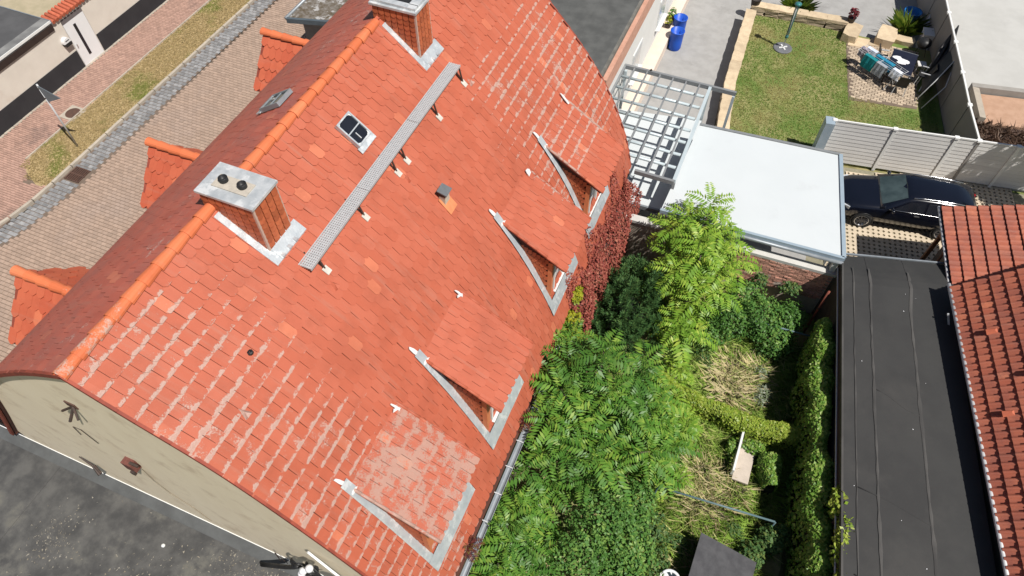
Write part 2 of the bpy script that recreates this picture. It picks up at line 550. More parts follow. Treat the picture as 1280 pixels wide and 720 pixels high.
def leaf_cloud(lumps, n, size, rng=RNG, upbias=.6, shell=.55, w=.55):
    """leaf quads scattered through ellipsoid lumps [(centre, radii)], denser near the skin"""
    vol = np.array([r[0] * r[1] * r[2] for _, r in lumps]) ** .67
    cnt = np.maximum((n * vol / vol.sum()).astype(int), 4)
    out = []
    for (c, r), m in zip(lumps, cnt):
        d = unit(rng.normal(size=(m, 3)))
        d[:, 2] = np.where(d[:, 2] < -.35, -d[:, 2], d[:, 2])
        rad = shell + (1 - shell) * rng.uniform(0, 1, (m, 1)) ** .7
        rad = rad * (1 + .13 * np.sin(d[:, :1] * 9 + d[:, 1:2] * 7))
        P = np.array(c) + d * rad * np.array(r)
        nrm = unit(d * .6 + np.array([0, 0, upbias]) + rng.normal(size=(m, 3)) * .45)
        t = unit(np.cross(nrm, rng.normal(size=(m, 3))))
        t[:, 2] -= .2
        t = unit(t)
        b = unit(np.cross(nrm, t))
        s = size * rng.uniform(.6, 1.3, (m, 1))
        out.append(np.stack([P - t * s * .5, P + b * s * w * .5, P + t * s * .5, P - b * s * w * .5], 1))
    return np.concatenate(out)


def strip_leaves(n, fn, size, rng=RNG, w=.7):
    """leaves on a surface: fn(u,v)->(P,N)"""
    u, v = rng.uniform(0, 1, n), rng.uniform(0, 1, n)
    P, N = fn(u, v)
    nrm = unit(N + rng.normal(size=(n, 3)) * .5)
    t = unit(np.cross(nrm, rng.normal(size=(n, 3))))
    b = np.cross(nrm, t)
    s = size * rng.uniform(.6, 1.35, (n, 1))
    return np.stack([P - t * s * .5, P + b * s * w * .5, P + t * s * .5, P - b * s * w * .5], 1)


def blades(P, h, lean=.5, w=.012, rng=RNG, az=None):
    """bent grass blades -> (N,5,3) faces"""
    P = np.asarray(P, float)
    n = len(P)
    a = rng.uniform(0, 6.283, n) if az is None else az + rng.normal(0, .5, n)
    h = h * rng.uniform(.55, 1.3, n)
    l = h * lean * rng.uniform(.2, 1.5, n)
    d = np.stack([np.cos(a), np.sin(a), 0 * a], 1)
    sd = np.stack([-np.sin(a), np.cos(a), 0 * a], 1) * w
    up = np.array([0, 0, 1.0])
    m = P + d * (l * .35)[:, None] + up * (h * .62)[:, None]
    t = P + d * l[:, None] + up * (h * .95)[:, None]
    return np.stack([P - sd, P + sd, m + sd * .6, t, m - sd * .6], 1)


def trunk(name, parent, base, tips, r=.06, mat=None):
    mb = MB()
    base = Vector(base)
    for t in tips:
        t = Vector(t)
        mid = base.lerp(t, .5) + Vector((random.uniform(-.12, .12), random.uniform(-.12, .12), .15))
        mb.tube([base, base.lerp(mid, .5), mid, t], [r, r * .8, r * .6, r * .25], 6)
    return mb.build(name, mat or M_BARK, parent, True)


# ================================================================== THE SETTING
def poly_struct(name, poly, z0, z1, m):
    return tag(MB().prism(poly, z0, z1).build(name, m), kind='structure')


tag(MB().prism([(-160, -120), (160, -120), (160, 200), (-160, 200)], -1.2, -.36).build('ground', M_SOIL), kind='structure')
poly_struct('garden_ground', [(-2.95, -12), (4.75, -12), (4.75, 16.2), (-2.95, 16.2)], -.355, 0.0, M_SOIL)

# --- street: pavers, sett gutter, kerb, verge, pavement


def gutter_dx(y):
    return -.05 * (11 - y) ** 2 if y < 11 else 0.0


street = poly_struct('street', [(-23.6, -8), (-15.0, -8), (-15.0, 32), (-22.6, 32)], -.3, -.028, M_JOINT)


def pavers(name, m, x0, x1, y0, y1, lx, ly, gap, z, parent, keep=lambda x, y: True, bond=True, h=.03):
    V = []
    ny = int((y1 - y0) / ly)
    for j in range(ny):
        off = (j % 2) * lx / 2 if bond else 0
        for i in range(int((x1 - x0) / lx) + 1):
            x, y = x0 + off + (i + .5) * lx, y0 + (j + .5) * ly
            if keep(x, y):
                V.append((x, y))
    V = np.array(V)
    n = len(V)
    a, b, c = lx / 2 - gap / 2, ly / 2 - gap / 2, .008
    corners = np.array([(-a, -b), (a, -b), (a, b), (-a, b)])
    top = corners - np.sign(corners) * c
    zz = z + RNG.uniform(-.004, .004, n)
    tiltx, tilty = RNG.normal(0, .012, n), RNG.normal(0, .012, n)
    P = np.zeros((n, 8, 3))
    for k in range(4):
        P[:, k, :2] = V + corners[k]
        P[:, k, 2] = zz - h
        P[:, 4 + k, :2] = V + top[k]
        P[:, 4 + k, 2] = zz + top[k, 0] * tiltx + top[k, 1] * tilty
    base = np.arange(n)[:, None, None] * 8
    F = np.array([(4, 5, 6, 7), (0, 1, 5, 4), (1, 2, 6, 5), (2, 3, 7, 6), (3, 0, 4, 7)])[None] + base
    me = bpy.data.meshes.new(name)
    me.from_pydata(P.reshape(-1, 3).tolist(), [], F.reshape(-1, 4).tolist())
    me.materials.append(m)
    return tag(link(name, me, parent), kind='stuff')


pavers('paver', M_PAVER, -24.2, -15.3, 3, 29, .215, .145, .011, 0.0, street, lambda x, y: x > -23.0 + gutter_dx(y) + .1)
gut = poly_struct('gutter_strip', [(-24.6, -6), (-23.0, -6), (-23.0, 32), (-23.86, 32), (-23.86, 9)], -.3, -.034, M_JOINT)


def shift_mesh(o, f):
    me = o.data
    co = np.zeros(len(me.vertices) * 3)
    me.vertices.foreach_get('co', co)
    co = co.reshape(-1, 3)
    co[:, 0] += np.array([f(y) for y in co[:, 1]])
    me.vertices.foreach_set('co', co.reshape(-1))
    me.update()


st = pavers('granite_sett', M_COBBLE, -23.86, -23.06, 6.2, 29, .2, .175, .02, -.012, gut, lambda x, y: x < -23.0 and not (abs(y - 11.85) < .36 and x > -23.9), h=.02)
shift_mesh(st, gutter_dx)
kerb = thing('kerb', 'pale kerb stones between the sett gutter and the dry grass verge', 'kerb', (-23.93, 9, -.03))
kbase = MB().box((0, 0, 0), (.12, .96, .16)).mesh('kerb_stone', M_KERB)
for j in range(23):
    y = 6.6 + j
    tag(link('kerb_stone', kbase, kerb, Matrix.Translation((-23.94 + gutter_dx(y), y, -.01)) @ Matrix.Rotation(math.atan(.1 * max(0, 11 - y)) * -1, 4, 'Z')))
pave = poly_struct('pavement', [(-28.0, -8), (-24.05, -8), (-24.05, 8), (-24.0, 32), (-28.0, 32)], -.3, -.004, M_JOINT)


def keep_walk(x, y):
    if x > -24.02 + gutter_dx(y) or x < -27.72:
        return False
    if y > 12.0:
        return x < -25.9
    if y > 10.6:
        return not (x > -25.9 + (12.0 - y) * .7 and x - 0 > -25.9 and y > 10.9 + .2 * (x + 24))
    return True


pavers('pavement_brick', M_BRICKP, -27.8, -23.9, 5.0, 29, .2, .1, .008, .026, pave, keep_walk)
pavers('wall_foot_strip', M_KERB, -27.86, -27.6, 5.0, 29, .12, .5, .01, .034, pave, lambda x, y: x < -27.7, bond=False)
verge = poly_struct('verge_soil', [(-25.84, 11.7), (-25.5, 11.25), (-24.4, 10.75), (-24.02, 10.9), (-24.02, 31), (-25.82, 31)], -.2, .02,
                    simple('dry verge soil', (.46, .35, .19), (.38, .29, .15), 2.5, .95, 0, .4, 30, (.22, .24, .06), .5, (.56, .68)))
edge = thing('verge_edging', 'thin concrete edging strip along the pavement side of the grass verge', 'edging', (-25.86, 11.7, 0))
eb = MB().box((0, 0, 0), (.05, .98, .12)).mesh('edging_stone', M_KERB)
for j in range(18):
    link('edging_stone', eb, edge, Matrix.Translation((-25.87, 12.2 + j, .01)))
n = 26000
P = np.stack([RNG.uniform(-25.8, -24.05, n), RNG.uniform(10.9, 27, n), np.full(n, .02)], 1)
P = P[(P[:, 1] > 11.3) | (np.abs(P[:, 0] + 24.6) < .6)]
tag(link('verge_grass', poly_mesh('verge_grass', blades(P, .05, 1.7, .013), 5, L_DRY)), 'short dry grass growing on the street verge', 'grass', kind='stuff')

# manhole, drain grate
t = thing('manhole_cover', 'round rusty manhole cover set in a pale concrete square', 'manhole', (-26.1, 14.6, .03))
MB().prism([(-26.52, 14.2), (-25.72, 14.2), (-25.72, 15.0), (-26.52, 15.0)], .0, .036).build('frame', M_KERB, t)
MB().lathe((-26.12, 14.6, .03), [(.31, 0), (.31, .012), (.29, .016), (.02, .016)], 24).build('lid', M_RUST, t)
t = thing('drain_grate', 'rusty rectangular drain grate in the sett gutter', 'drain grate', (-23.4, 11.85, 0))
mb = MB()
for k in range(8):
    mb.box((-23.72 + k * .09, 11.85, .0), (.045, .62, .03))
mb.box((-23.405, 11.52, 0), (.72, .04, .032)).box((-23.405, 12.18, 0), (.72, .04, .032)).box((-23.405, 11.85, -.002), (.72, .06, .026))
mb.build('grate', M_RUST, t)

# road sign
t = thing('road_sign', 'triangular road sign seen from behind on a grey post', 'road sign', (-24.47, 13.08, 0))
MB().tube([(-24.47, 13.08, 0), (-24.47, 13.08, 3.12)], .034, 10).build('post', M_GALV, t, True)
mb = MB()
a, b, c = Vector((-24.46, 13.06, 3.08)), Vector((-23.78, 13.19, 2.60)), Vector((-24.40, 13.06, 2.34))
nn = (b - a).cross(c - a).normalized() * .012
mb.add([a - nn, b - nn, c - nn, a + nn, b + nn, c + nn], [(0, 1, 2), (5, 4, 3), (0, 3, 4, 1), (1, 4, 5, 2), (2, 5, 3, 0)])
mb.build('plate', M_SIGN, t)
mb = MB()
for z in (2.5, 2.95):
    mb.tube([(-24.47, 13.08, z - .02), (-24.47, 13.08, z + .02)], .045, 10)
mb.build('clamp', M_DARKM, t)

# --- wall across the street
t = thing('boundary_wall', 'cream rendered street wall with anthracite base band across the street', 'wall', (-27.9, 16, 0))
mb = MB()
mb.prism([(-28.15, 0), (-27.86, 0), (-27.86, 17.3), (-28.15, 17.3)], -.2, 2.42)
mb.prism([(-28.15, 18.5), (-27.86, 18.5), (-27.86, 34), (-28.15, 34)], -.2, 2.42)
mb.prism([(-28.15, 17.3), (-27.86, 17.3), (-27.86, 18.5), (-28.15, 18.5)], 2.28, 2.42)
mb.build('wall_body', M_CREAMW, t)
MB().prism([(-27.86, 0), (-27.835, 0), (-27.835, 17.28), (-27.86, 17.28)], -.1, .86).prism([(-27.86, 18.52), (-27.835, 18.52), (-27.835, 34), (-27.86, 34)], -.1, .86).build('base_band', M_ANTH, t)
d = MB().prism([(-27.94, 17.32), (-27.85, 17.32), (-27.85, 18.48), (-27.94, 18.48)], .02, 2.06).build('door', M_DOORW, t)
MB().box((-27.845, 17.82, 1.1), (.012, .14, 1.5)).build('glass_strip', M_GLASSD, d)
MB().box((-27.82, 17.42, 1.02), (.05, .04, .14)).build('handle', M_CHROME, d)
MB().prism([(-27.95, 17.32), (-27.85, 17.32), (-27.85, 18.48), (-27.95, 18.48)], 2.065, 2.275).build('lintel', simple('grey door lintel', (.17, .15, .15), None, 3, .7), t)
# tile coping: half-round tiles in a row
cop = MB().tube([(-.30, 0, .13), (.26, 0, 0)], [.075, .085], 10).mesh('coping_tile', simple('coping tile', (.55, .15, .08), (.45, .11, .06), 7, .7, .2))
for k in range(78):
    y = 16.98 + k * .19
    link('coping_tile', cop, t, Matrix.Translation((-28.0, y, 2.47)))
mb = MB()
mb.prism([(-28.35, 16.95), (-27.8, 16.95), (-27.8, 32), (-28.35, 32)], 2.421, 2.46).build('coping_bed', M_MORTAR, t)

t = thing('mailbox', 'white rounded mailbox with a dark newspaper tube beside the white door', 'mailbox', (-27.8, 17.0, 1.4))
MB().add(*(lambda: ([(x, 16.82 + .19 * (1 - math.cos(a)), 1.48 + .22 * math.sin(a)) for x in (-27.85, -27.66) for a in np.linspace(0, math.pi, 9)],
                    [tuple(range(8, -1, -1)), tuple(range(9, 18))] + [(i, i + 1, i + 10, i + 9) for i in range(8)] + [(8, 0, 9, 17)]))()).build('box', M_DOORW, t)
MB().box((-27.75, 17.02, 1.40), (.2, .34, .13)).build('newspaper_tube', M_BLACK, t)
MB().box((-27.655, 17.02, 1.58), (.012, .2, .03)).build('slot', M_BLACK, t)

# garage across the street
t = thing('garage', 'garage with flat grey felt roof and dark brown fascia behind the cream wall', 'garage', (-30, 12, 0))
MB().prism([(-34.5, 2), (-28.16, 2), (-28.16, 16.8), (-34.5, 16.8)], -.3, 2.43).build('walls', M_CREAMW, t)
MB().prism([(-34.6, 1.9), (-28.25, 1.9), (-28.25, 16.86), (-34.6, 16.86)], 2.431, 2.56).build('roof', simple('grey felt', (.105, .105, .108), (.08, .08, .083), 1.2, .9), t)
MB().prism([(-28.25, 1.9), (-27.80, 1.9), (-27.80, 16.86), (-28.25, 16.86)], 2.431, 2.58).build('roof_edge', simple('dusty felt edge', (.26, .26, .255), (.15, .15, .15), 1.6, .9), t)
MB().prism([(-27.80, 1.9), (-27.765, 1.9), (-27.765, 16.86), (-27.8, 16.86)], 2.50, 2.60).build('edge_trim', M_FENCEW, t)
MB().prism([(-27.83, 1.9), (-27.79, 1.9), (-27.79, 16.86), (-27.83, 16.86)], 2.16, 2.428).build('fascia', simple('dark brown fascia', (.035, .022, .02), (.045, .03, .025), 4, .6), t)
MB().prism([(-34.6, 16.861), (-27.76, 16.861), (-27.76, 16.90), (-34.6, 16.90)], 2.43, 2.60).build('side_trim', M_ZINC, t)
# yard behind the wall
poly_struct('yard_across_street', [(-44, 16.9), (-28.16, 16.9), (-28.16, 36), (-44, 36)], -.3, 0.02, simple('beige gravel yard', (.46, .39, .27), (.38, .33, .22), 2, .95, 0, .3, 40))
for k, (x, y, lab) in enumerate(((-30.6, 20.3, 'white frame of a planter behind the street wall, nearest the garage'), (-29.9, 21.6, 'white frame of a planter behind the street wall, beside the blue tub'))):
    q = thing('planter', lab, 'planter', (x, y, 0), 'planters in the yard across the street')
    MB().box((x, y - .45, .25), (1.5, .06, .5)).box((x, y + .45, .25), (1.5, .06, .5)).box((x - .72, y, .25), (.06, .84, .5)).box((x + .72, y, .25), (.06, .84, .5)).build('frame', M_FENCEW, q)
    MB().box((x, y, .18), (1.36, .82, .36)).build('soil', M_LSOIL, q)
q = thing('tub', 'blue plastic tub behind the tiled street wall', 'tub', (-29.0, 20.5, 0))
MB().lathe((-29.0, 20.5, 0), [(.25, 0), (.33, .55), (.36, .58), (.30, .58), (.26, .1), (.01, .08)], 16).build('body', simple('steel blue plastic', (.10, .28, .46), None, 4, .5), q, True)

# ================================================================== THE HOUSE
RX, RZ = -8.33, 10.5
YN, YF = 2.2, 17.6
NEAR = [(0, 0), (.56, -.5), (1.12, -.95), (1.68, -1.29), (2.14, -1.68), (2.76, -2.46), (3.12, -3.01), (3.92, -4.35), (4.38, -5.25), (4.9, -6.3), (5.3, -7.2), (5.6, -7.9)]
FAR = [(0, 0), (.7, -.62), (1.4, -1.38), (2.1, -2.15), (2.6, -2.68), (3.1, -3.2), (3.69, -3.93), (4.21, -4.66), (4.73, -5.65), (5.16, -6.7), (5.42, -7.83)]
LEFT = [(0, 0), (-1.1, -.62), (-2.15, -1.4), (-3.05, -2.1), (-4, -3.1), (-4.8, -4.2), (-5.3, -5.2), (-6, -6.4), (-7, -8.1)]


def resamp(P, n=80):
    P = np.array(P, float)
    s = np.r_[0, np.cumsum(np.hypot(*np.diff(P, axis=0).T))]
    t = np.linspace(0, s[-1], 400)
    x, z = np.interp(t, s, P[:, 0]), np.interp(t, s, P[:, 1])
    k = np.ones(61) / 61

    def sm(v):
        e = np.r_[2 * v[0] - v[1:61][::-1], v, 2 * v[-1] - v[-61:-1][::-1]]
        return np.convolve(e, k, 'same')[60:-60]
    x, z = sm(x), sm(z)
    i = np.linspace(0, 399, n).astype(int)
    return np.c_[x[i], z[i]]


PN, PF, PL = resamp(NEAR), resamp(FAR), resamp(LEFT)


def prof(Y, side):
    if side < 0:
        return PL
    w = (Y - YN) / (YF - YN)
    return PN * (1 - w) + PF * w


def surf(u, Y, side=1):
    """point, unit up-slope tangent and outward normal of the arched roof"""
    P = prof(Y, side)
    i = np.linspace(0, 1, len(P))

    def at(q):
        return np.array([np.interp(q, i, P[:, 0]), np.interp(q, i, P[:, 1])])
    p = at(u)
    d = at(max(0, u - .015)) - at(min(1, u + .015))
    d /= np.hypot(*d)
    pt = Vector((RX + p[0], Y, RZ + p[1]))
    T = Vector((d[0], 0, d[1]))
    N = Vector((-T.z, 0, T.x)) if side < 0 else Vector((-T.z, 0, T.x)) * 1.0
    if N.z < 0:
        N = -N
    return pt, T, N


def on_roof(x, Y, side=1):
    """roof height above x"""
    P = prof(Y, side)
    return RZ + float(np.interp(abs(x - RX), np.abs(P[:, 0]), P[:, 1]))


house = thing('house', 'house with big arched red tiled roof, two tile hung chimneys and four garden dormers', 'house', (-8.3, 10, 0))


# roof deck, a closed shell under the tiles
def deck(side):
    mb = MB()
    ys = np.linspace(YN + .03, YF - .03, 9)
    us = np.linspace(0, 1, 33)
    V = []
    for off in (-.035, -.10):
        for y in ys:
            for u in us:
                p, T, N = surf(u, y, side)
                V.append(p + N * off)
    nu, ny = len(us), len(ys)
    F = []
    for j in range(ny - 1):
        for i in range(nu - 1):
            a = j * nu + i
            F.append((a, a + 1, a + nu + 1, a + nu))
            b = a + nu * ny
            F.append((b, b + nu, b + nu + 1, b + 1))
    for j in (0, ny - 1):
        for i in range(nu - 1):
            a = j * nu + i
            F.append((a, a + nu * ny, a + nu * ny + 1, a + 1))
    for i in (0, nu - 1):
        for j in range(ny - 1):
            a = j * nu + i
            F.append((a, a + nu, a + nu + nu * ny, a + nu * ny))
    return mb.add(V, F)


roof = deck(1).build('roof', M_CORE, house, True)
roof_st = deck(-1).build('street_roof', M_CORE, house, True)

# gable walls and eaves walls
for Y0, Y1 in ((2.30, 2.68), (17.1, 17.50)):
    pr = [(RX + x, RZ + z - .2) for x, z in prof(Y0, 1)[::4]]
    pr = [p for p in pr if p[0] < -2.98]
    pl = [(RX + x, RZ + z - .2) for x, z in PL[::4]]
    pts = [(-2.98, -.3), (-2.98, pr[-1][1])] + pr[::-1][1:] + pl[1:] + [(pl[-1][0], -.3)]
    n = len(pts)
    mb = MB()
    vs = [(p[0], Y0, p[1]) for p in pts] + [(p[0], Y1, p[1]) for p in pts]
    mb.add(vs, [tuple(range(n)), tuple(range(2 * n - 1, n - 1, -1))] + [(i, n + i, n + (i + 1) % n, (i + 1) % n) for i in range(n)])
    mb.build('gable_wall', M_PLASTER, house)
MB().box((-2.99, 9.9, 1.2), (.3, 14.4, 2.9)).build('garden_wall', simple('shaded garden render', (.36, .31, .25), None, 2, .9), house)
MB().box((-15.1, 9.9, 1.0), (.3, 14.4, 2.6)).build('street_wall', M_PLASTER, house)

# one tile: clipped-corner plain tile, origin at lower edge centre, y up the slope
TW, TL, TE = .222, .40, .318


def tile_shape(mb, M=None, w=TW, L=TL, h=.022, clip=.28, cy=.058):
    a = w / 2 - .0042
    pts = [(-a, cy), (-a * (1 - clip * 1.6), 0), (a * (1 - clip * 1.6), 0), (a, cy), (a, L), (-a, L)]
    vs = [Vector((x, y, 0)) for x, y in pts] + [Vector((x, y, h)) for x, y in pts]
    if M is not None:
        vs = [M @ v for v in vs]
    uvt = [(x / w + .5, y / L) for x, y in pts]
    fs = [(6, 7, 8, 9, 10, 11)] + [(i, i + 1, 7 + i, 6 + i) for i in range(3)] + [(3, 4, 10, 9), (5, 0, 6, 11)]
    uv = [uvt] + [[uvt[i], uvt[i + 1], uvt[i + 1], uvt[i]] for i in range(3)] + [[uvt[3], uvt[4], uvt[4], uvt[3]], [uvt[5], uvt[0], uvt[0], uvt[5]]]
    mb.add(vs, fs, 0, uv)


_t = MB()
tile_shape(_t)
TILE = _t.mesh('tile', M_TILE)
TILE_D1 = _t.mesh('tile', M_TILE_D1)


def frame_M(p, X, Y, Z):
    M = Matrix((X, Y, Z)).transposed().to_4x4()
    M.translation = p
    return M


DY = [3.37, 6.45, 10.68, 13.66]   # near cheek of each garden dormer
DWD = 1.76
CHIM = [(5.95, 6.62, -8.48, -7.36), (12.2, 12.82, -8.48, -7.40)]
CAMP = Vector((0, 0, 20))


def tile_frames(side, skip):
    out = []
    LEN = 9.78 if side > 0 else 10.9
    ncol = int((YF - YN) / TW)
    nrow = int(LEN / TE)
    for r in range(nrow):
        s = LEN - (nrow - 1 - r) * TE if False else (r + 1) * TE + .02
        u = s / LEN
        if u > 1.002:
            continue
        off = (r % 2) * TW * .5
        for c in range(ncol + 1):
            y = YN + (c + .5) * TW - off + .01
            if y < YN - .03 or y > YF + .03:
                continue
            y = min(max(y, YN + .075), YF - .075)
            p, T, N = surf(min(u, 1), y, side)
            if skip(p, u):
                continue
            X = T.cross(N)
            ang = .066 + random.uniform(-.014, .014)
            T2 = (T * math.cos(ang) - N * math.sin(ang))
            N2 = (N * math.cos(ang) + T * math.sin(ang))
            yaw = random.gauss(0, .008)
            X2 = (X * math.cos(yaw) + T2 * math.sin(yaw))
            T3 = N2.cross(X2)
            out.append(frame_M(p + N * (.004 + random.uniform(0, .005)), X2, T3, N2))
    return out


def skip_garden(p, u):
    for d in DY:
        if d + .15 < p.y < d + DWD - .12 and -4.35 < p.x < -3.4:
            return True
    for (a, b, c, e) in CHIM:
        if a + .1 < p.y < b - .1 and p.x < e - .1:
            return True
    return False


FR = tile_frames(1, skip_garden)
FR.sort(key=lambda M: (M.translation - CAMP).length - (1.2 if M.translation.x < -6 else 0))
N_SINGLE = 235
for M in FR[:N_SINGLE]:
    link('tile', TILE, roof, M)
mb = MB()
for M in FR[N_SINGLE:]:
    tile_shape(mb, M)
tag(mb.build('tile_field', M_TILE, roof), kind='stuff')
mb = MB()
for M in tile_frames(-1, lambda p, u: False):
    tile_shape(mb, M)
tag(mb.build('tile_field', M_TILE_ST, roof_st), kind='stuff')

# verge tiles along both gables
for side, par in ((1, roof), (-1, roof_st)):
    LEN = 9.78 if side > 0 else 10.9
    for Yv, sg in ((YN, -1), (YF, 1)):
        for r in range(int(LEN / TE)):
            s0, s1 = (r + .02) * TE, (r + 1.06) * TE
            p0, T0, N0 = surf(min(1, s0 / LEN), Yv, side)
            p1, T1, N1 = surf(min(1, s1 / LEN), Yv, side)
            mb = MB()
            c = [p0 + N0 * .012, p1 + N1 * .032, p1 - N1 * .075, p0 - N0 * .075]
            th = Vector((0, .05, 0))
            o0 = Vector((0, sg * .012, 0))
            a = [q + o0 - th * .5 for q in c] + [q + o0 + th * .5 for q in c]
            mb.add(a, [(0, 1, 2, 3), (7, 6, 5, 4), (0, 4, 5, 1), (1, 5, 6, 2), (2, 6, 7, 3), (3, 7, 4, 0)])
            mb.build('verge_tile', M_VERGE, par)

# ridge caps
rc = MB()
n = 9
for k, (y0, r0, y1, r1) in enumerate(((0, .150, .41, .128),)):
    V = []
    for (y, r, th) in ((0, .134, 0), (.41, .100, 0), (0, .118, 1), (.41, .084, 1)):
        for a in np.linspace(R(-8), R(188), n):
            V.append((r * math.cos(a), y, r * math.sin(a) * .92))
    F = []
    for i in range(n - 1):
        F.append((i, i + 1, n + i + 1, n + i))
        F.append((i, 2 * n + i, 2 * n + i + 1, i + 1))
        F.append((n + i, n + i + 1, 3 * n + i + 1, 3 * n + i))
    F += [(0, n, 3 * n, 2 * n), (n - 1, 3 * n - 1, 4 * n - 1, 2 * n - 1)]
    rc.add(V, F)
RC = rc.mesh('ridge_cap', M_RIDGE)
for k in range(41):
    y = YN - .03 + k * .378
    if any(a - .33 < y < b + .02 for a, b, _, _ in CHIM):
        continue
    link('ridge_cap', RC, roof, Matrix.Translation((RX - .01, y, RZ - .03)) @ Matrix.Rotation(R(1.6) + random.gauss(0, .006), 4, 'X') @ Matrix.Rotation(random.gauss(0, .012), 4, 'Z'))

# chimneys
CT = MB()
a = .066
CT.add([(x, y, z) for y in (0, -.030) for x, z in ((-a, 0), (0, -.04), (a, 0), (a, .17), (-a, .17))],
       [(5, 6, 7, 8, 9), (0, 1, 6, 5), (1, 2, 7, 6), (2, 3, 8, 7), (4, 0, 5, 9)])
CTM = CT.mesh('cladding_tile', M_CLAD)
for ci, (a0, b0, x0, x1) in enumerate(CHIM):
    zt = 10.80
    ch = MB().prism([(x0, a0), (x1, a0), (x1, b0), (x0, b0)], 8.9, zt).build('chimney', M_CORE, house)
    # near face (-Y) and garden face (+X)
    for face in (0, 1):
        Lf = (x1 - x0) if face == 0 else (b0 - a0)
        nc = int(round(Lf / .15))
        st_ = Lf / nc
        for r in range(14):
            z = zt - .17 - r * .125
            for c in range(nc):
                q = (c + .5) * st_
                if face == 0:
                    px, py = x0 + q, a0 - .006
                    zr = on_roof(px, a0) if px > RX else on_roof(px, a0, -1)
                    Mx = Matrix.Rotation(R(-5), 4, 'X')
                else:
                    px, py = x1 + .006, a0 + q
                    zr = on_roof(px, py)
                    Mx = Matrix.Rotation(R(90), 4, 'Z') @ Matrix.Rotation(R(-5), 4, 'X')
                if z + .10 < zr:
                    continue
                link('cladding_tile', CTM, ch, Matrix.Translation((px, py, z)) @ Mx @ Matrix.Scale(st_ / .15, 4, (1, 0, 0)))
    MB().box((x1 + .008, a0 - .008, 10.05), (.045, .045, 1.5)).box((x1 + .008, b0 + .002, 10.05), (.04, .03, 1.5)).build('corner_strip', M_CLAD_E, ch)
    e = .055
    cap = MB().prism([(x0 - e, a0 - e), (x1 + e, a0 - e), (x1 + e, b0 + e), (x0 - e, b0 + e)], zt + .002, zt + .055).build('cap', M_CAP, ch)
    xm, ym = (x0 + x1) / 2, (a0 + b0) / 2
    if ci == 0:
        MB().prism([(xm - .40, ym - .17), (xm + .34, ym - .17), (xm + .34, ym + .13), (xm - .40, ym + .13)], zt + .056, zt + .075).build('mortar_bed', simple('crumbling mortar', (.56, .50, .42), (.44, .40, .34), 9, .95, 0, .4, 30), ch)
        for dx in (-.24, .16):
            MB().lathe((xm + dx, ym + .0, zt + .07), [(.085, 0), (.085, .09), (.078, .095), (.07, .09), (.066, .02), (.01, .02)], 18).build('flue_pot', M_BLACK, ch, True)
    else:
        mb = MB()
        mb.box((xm, a0 + .09, zt + .085), (x1 - x0 + .02, .16, .06)).box((xm, b0 - .07, zt + .085), (x1 - x0 + .02, .14, .06)).box((x0 + .1, ym, zt + .085), (.2, .32, .06)).box((x1 - .1, ym, zt + .085), (.22, .32, .06))
        mb.build('flue_surround', M_CAP, ch)
        MB().box((xm + .0, ym, zt + .062), (x1 - x0 - .4, b0 - a0 - .28, .008)).build('flue_opening', M_BLACK, ch)
    # lead apron lying on the tiles
    mb = MB()

    def strip(pa, pb, wa, wb, lift=.05):
        """flashing band on the roof between x-range and y-range"""
        xs = np.linspace(pa, pb, 7)
        V, F = [], []
        for x in xs:
            for y in (wa, wb):
                V.append(Vector((x, y, on_roof(x, y) + lift)))
        for i in range(6):
            F.append((2 * i, 2 * i + 2, 2 * i + 3, 2 * i + 1))
        b = len(V)
        V += [v - Vector((0, 0, .03)) for v in V]
        F += [(2 * i, b + 2 * i, b + 2 * i + 2, 2 * i + 2) for i in range(6)] + [(2 * i + 1, 2 * i + 3, b + 2 * i + 3, b + 2 * i + 1) for i in range(6)]
        F += [(0, 1, b + 1, b), (12, b + 12, b + 13, 13)]
        mb.add(V, F)
    strip(RX + .14, x1 + .24, a0 - .17, a0 - .004)
    strip(x1 + .004, x1 + .24, a0 - .002, b0 + .14, .056)
    for q in (.1, .42, .72):
        mb.box((x1 + .2, a0 + q * (b0 - a0), on_roof(x1 + .2, a0) + .06), (.12, .07, .03))
    mb.build('flashing', M_LEAD, ch)

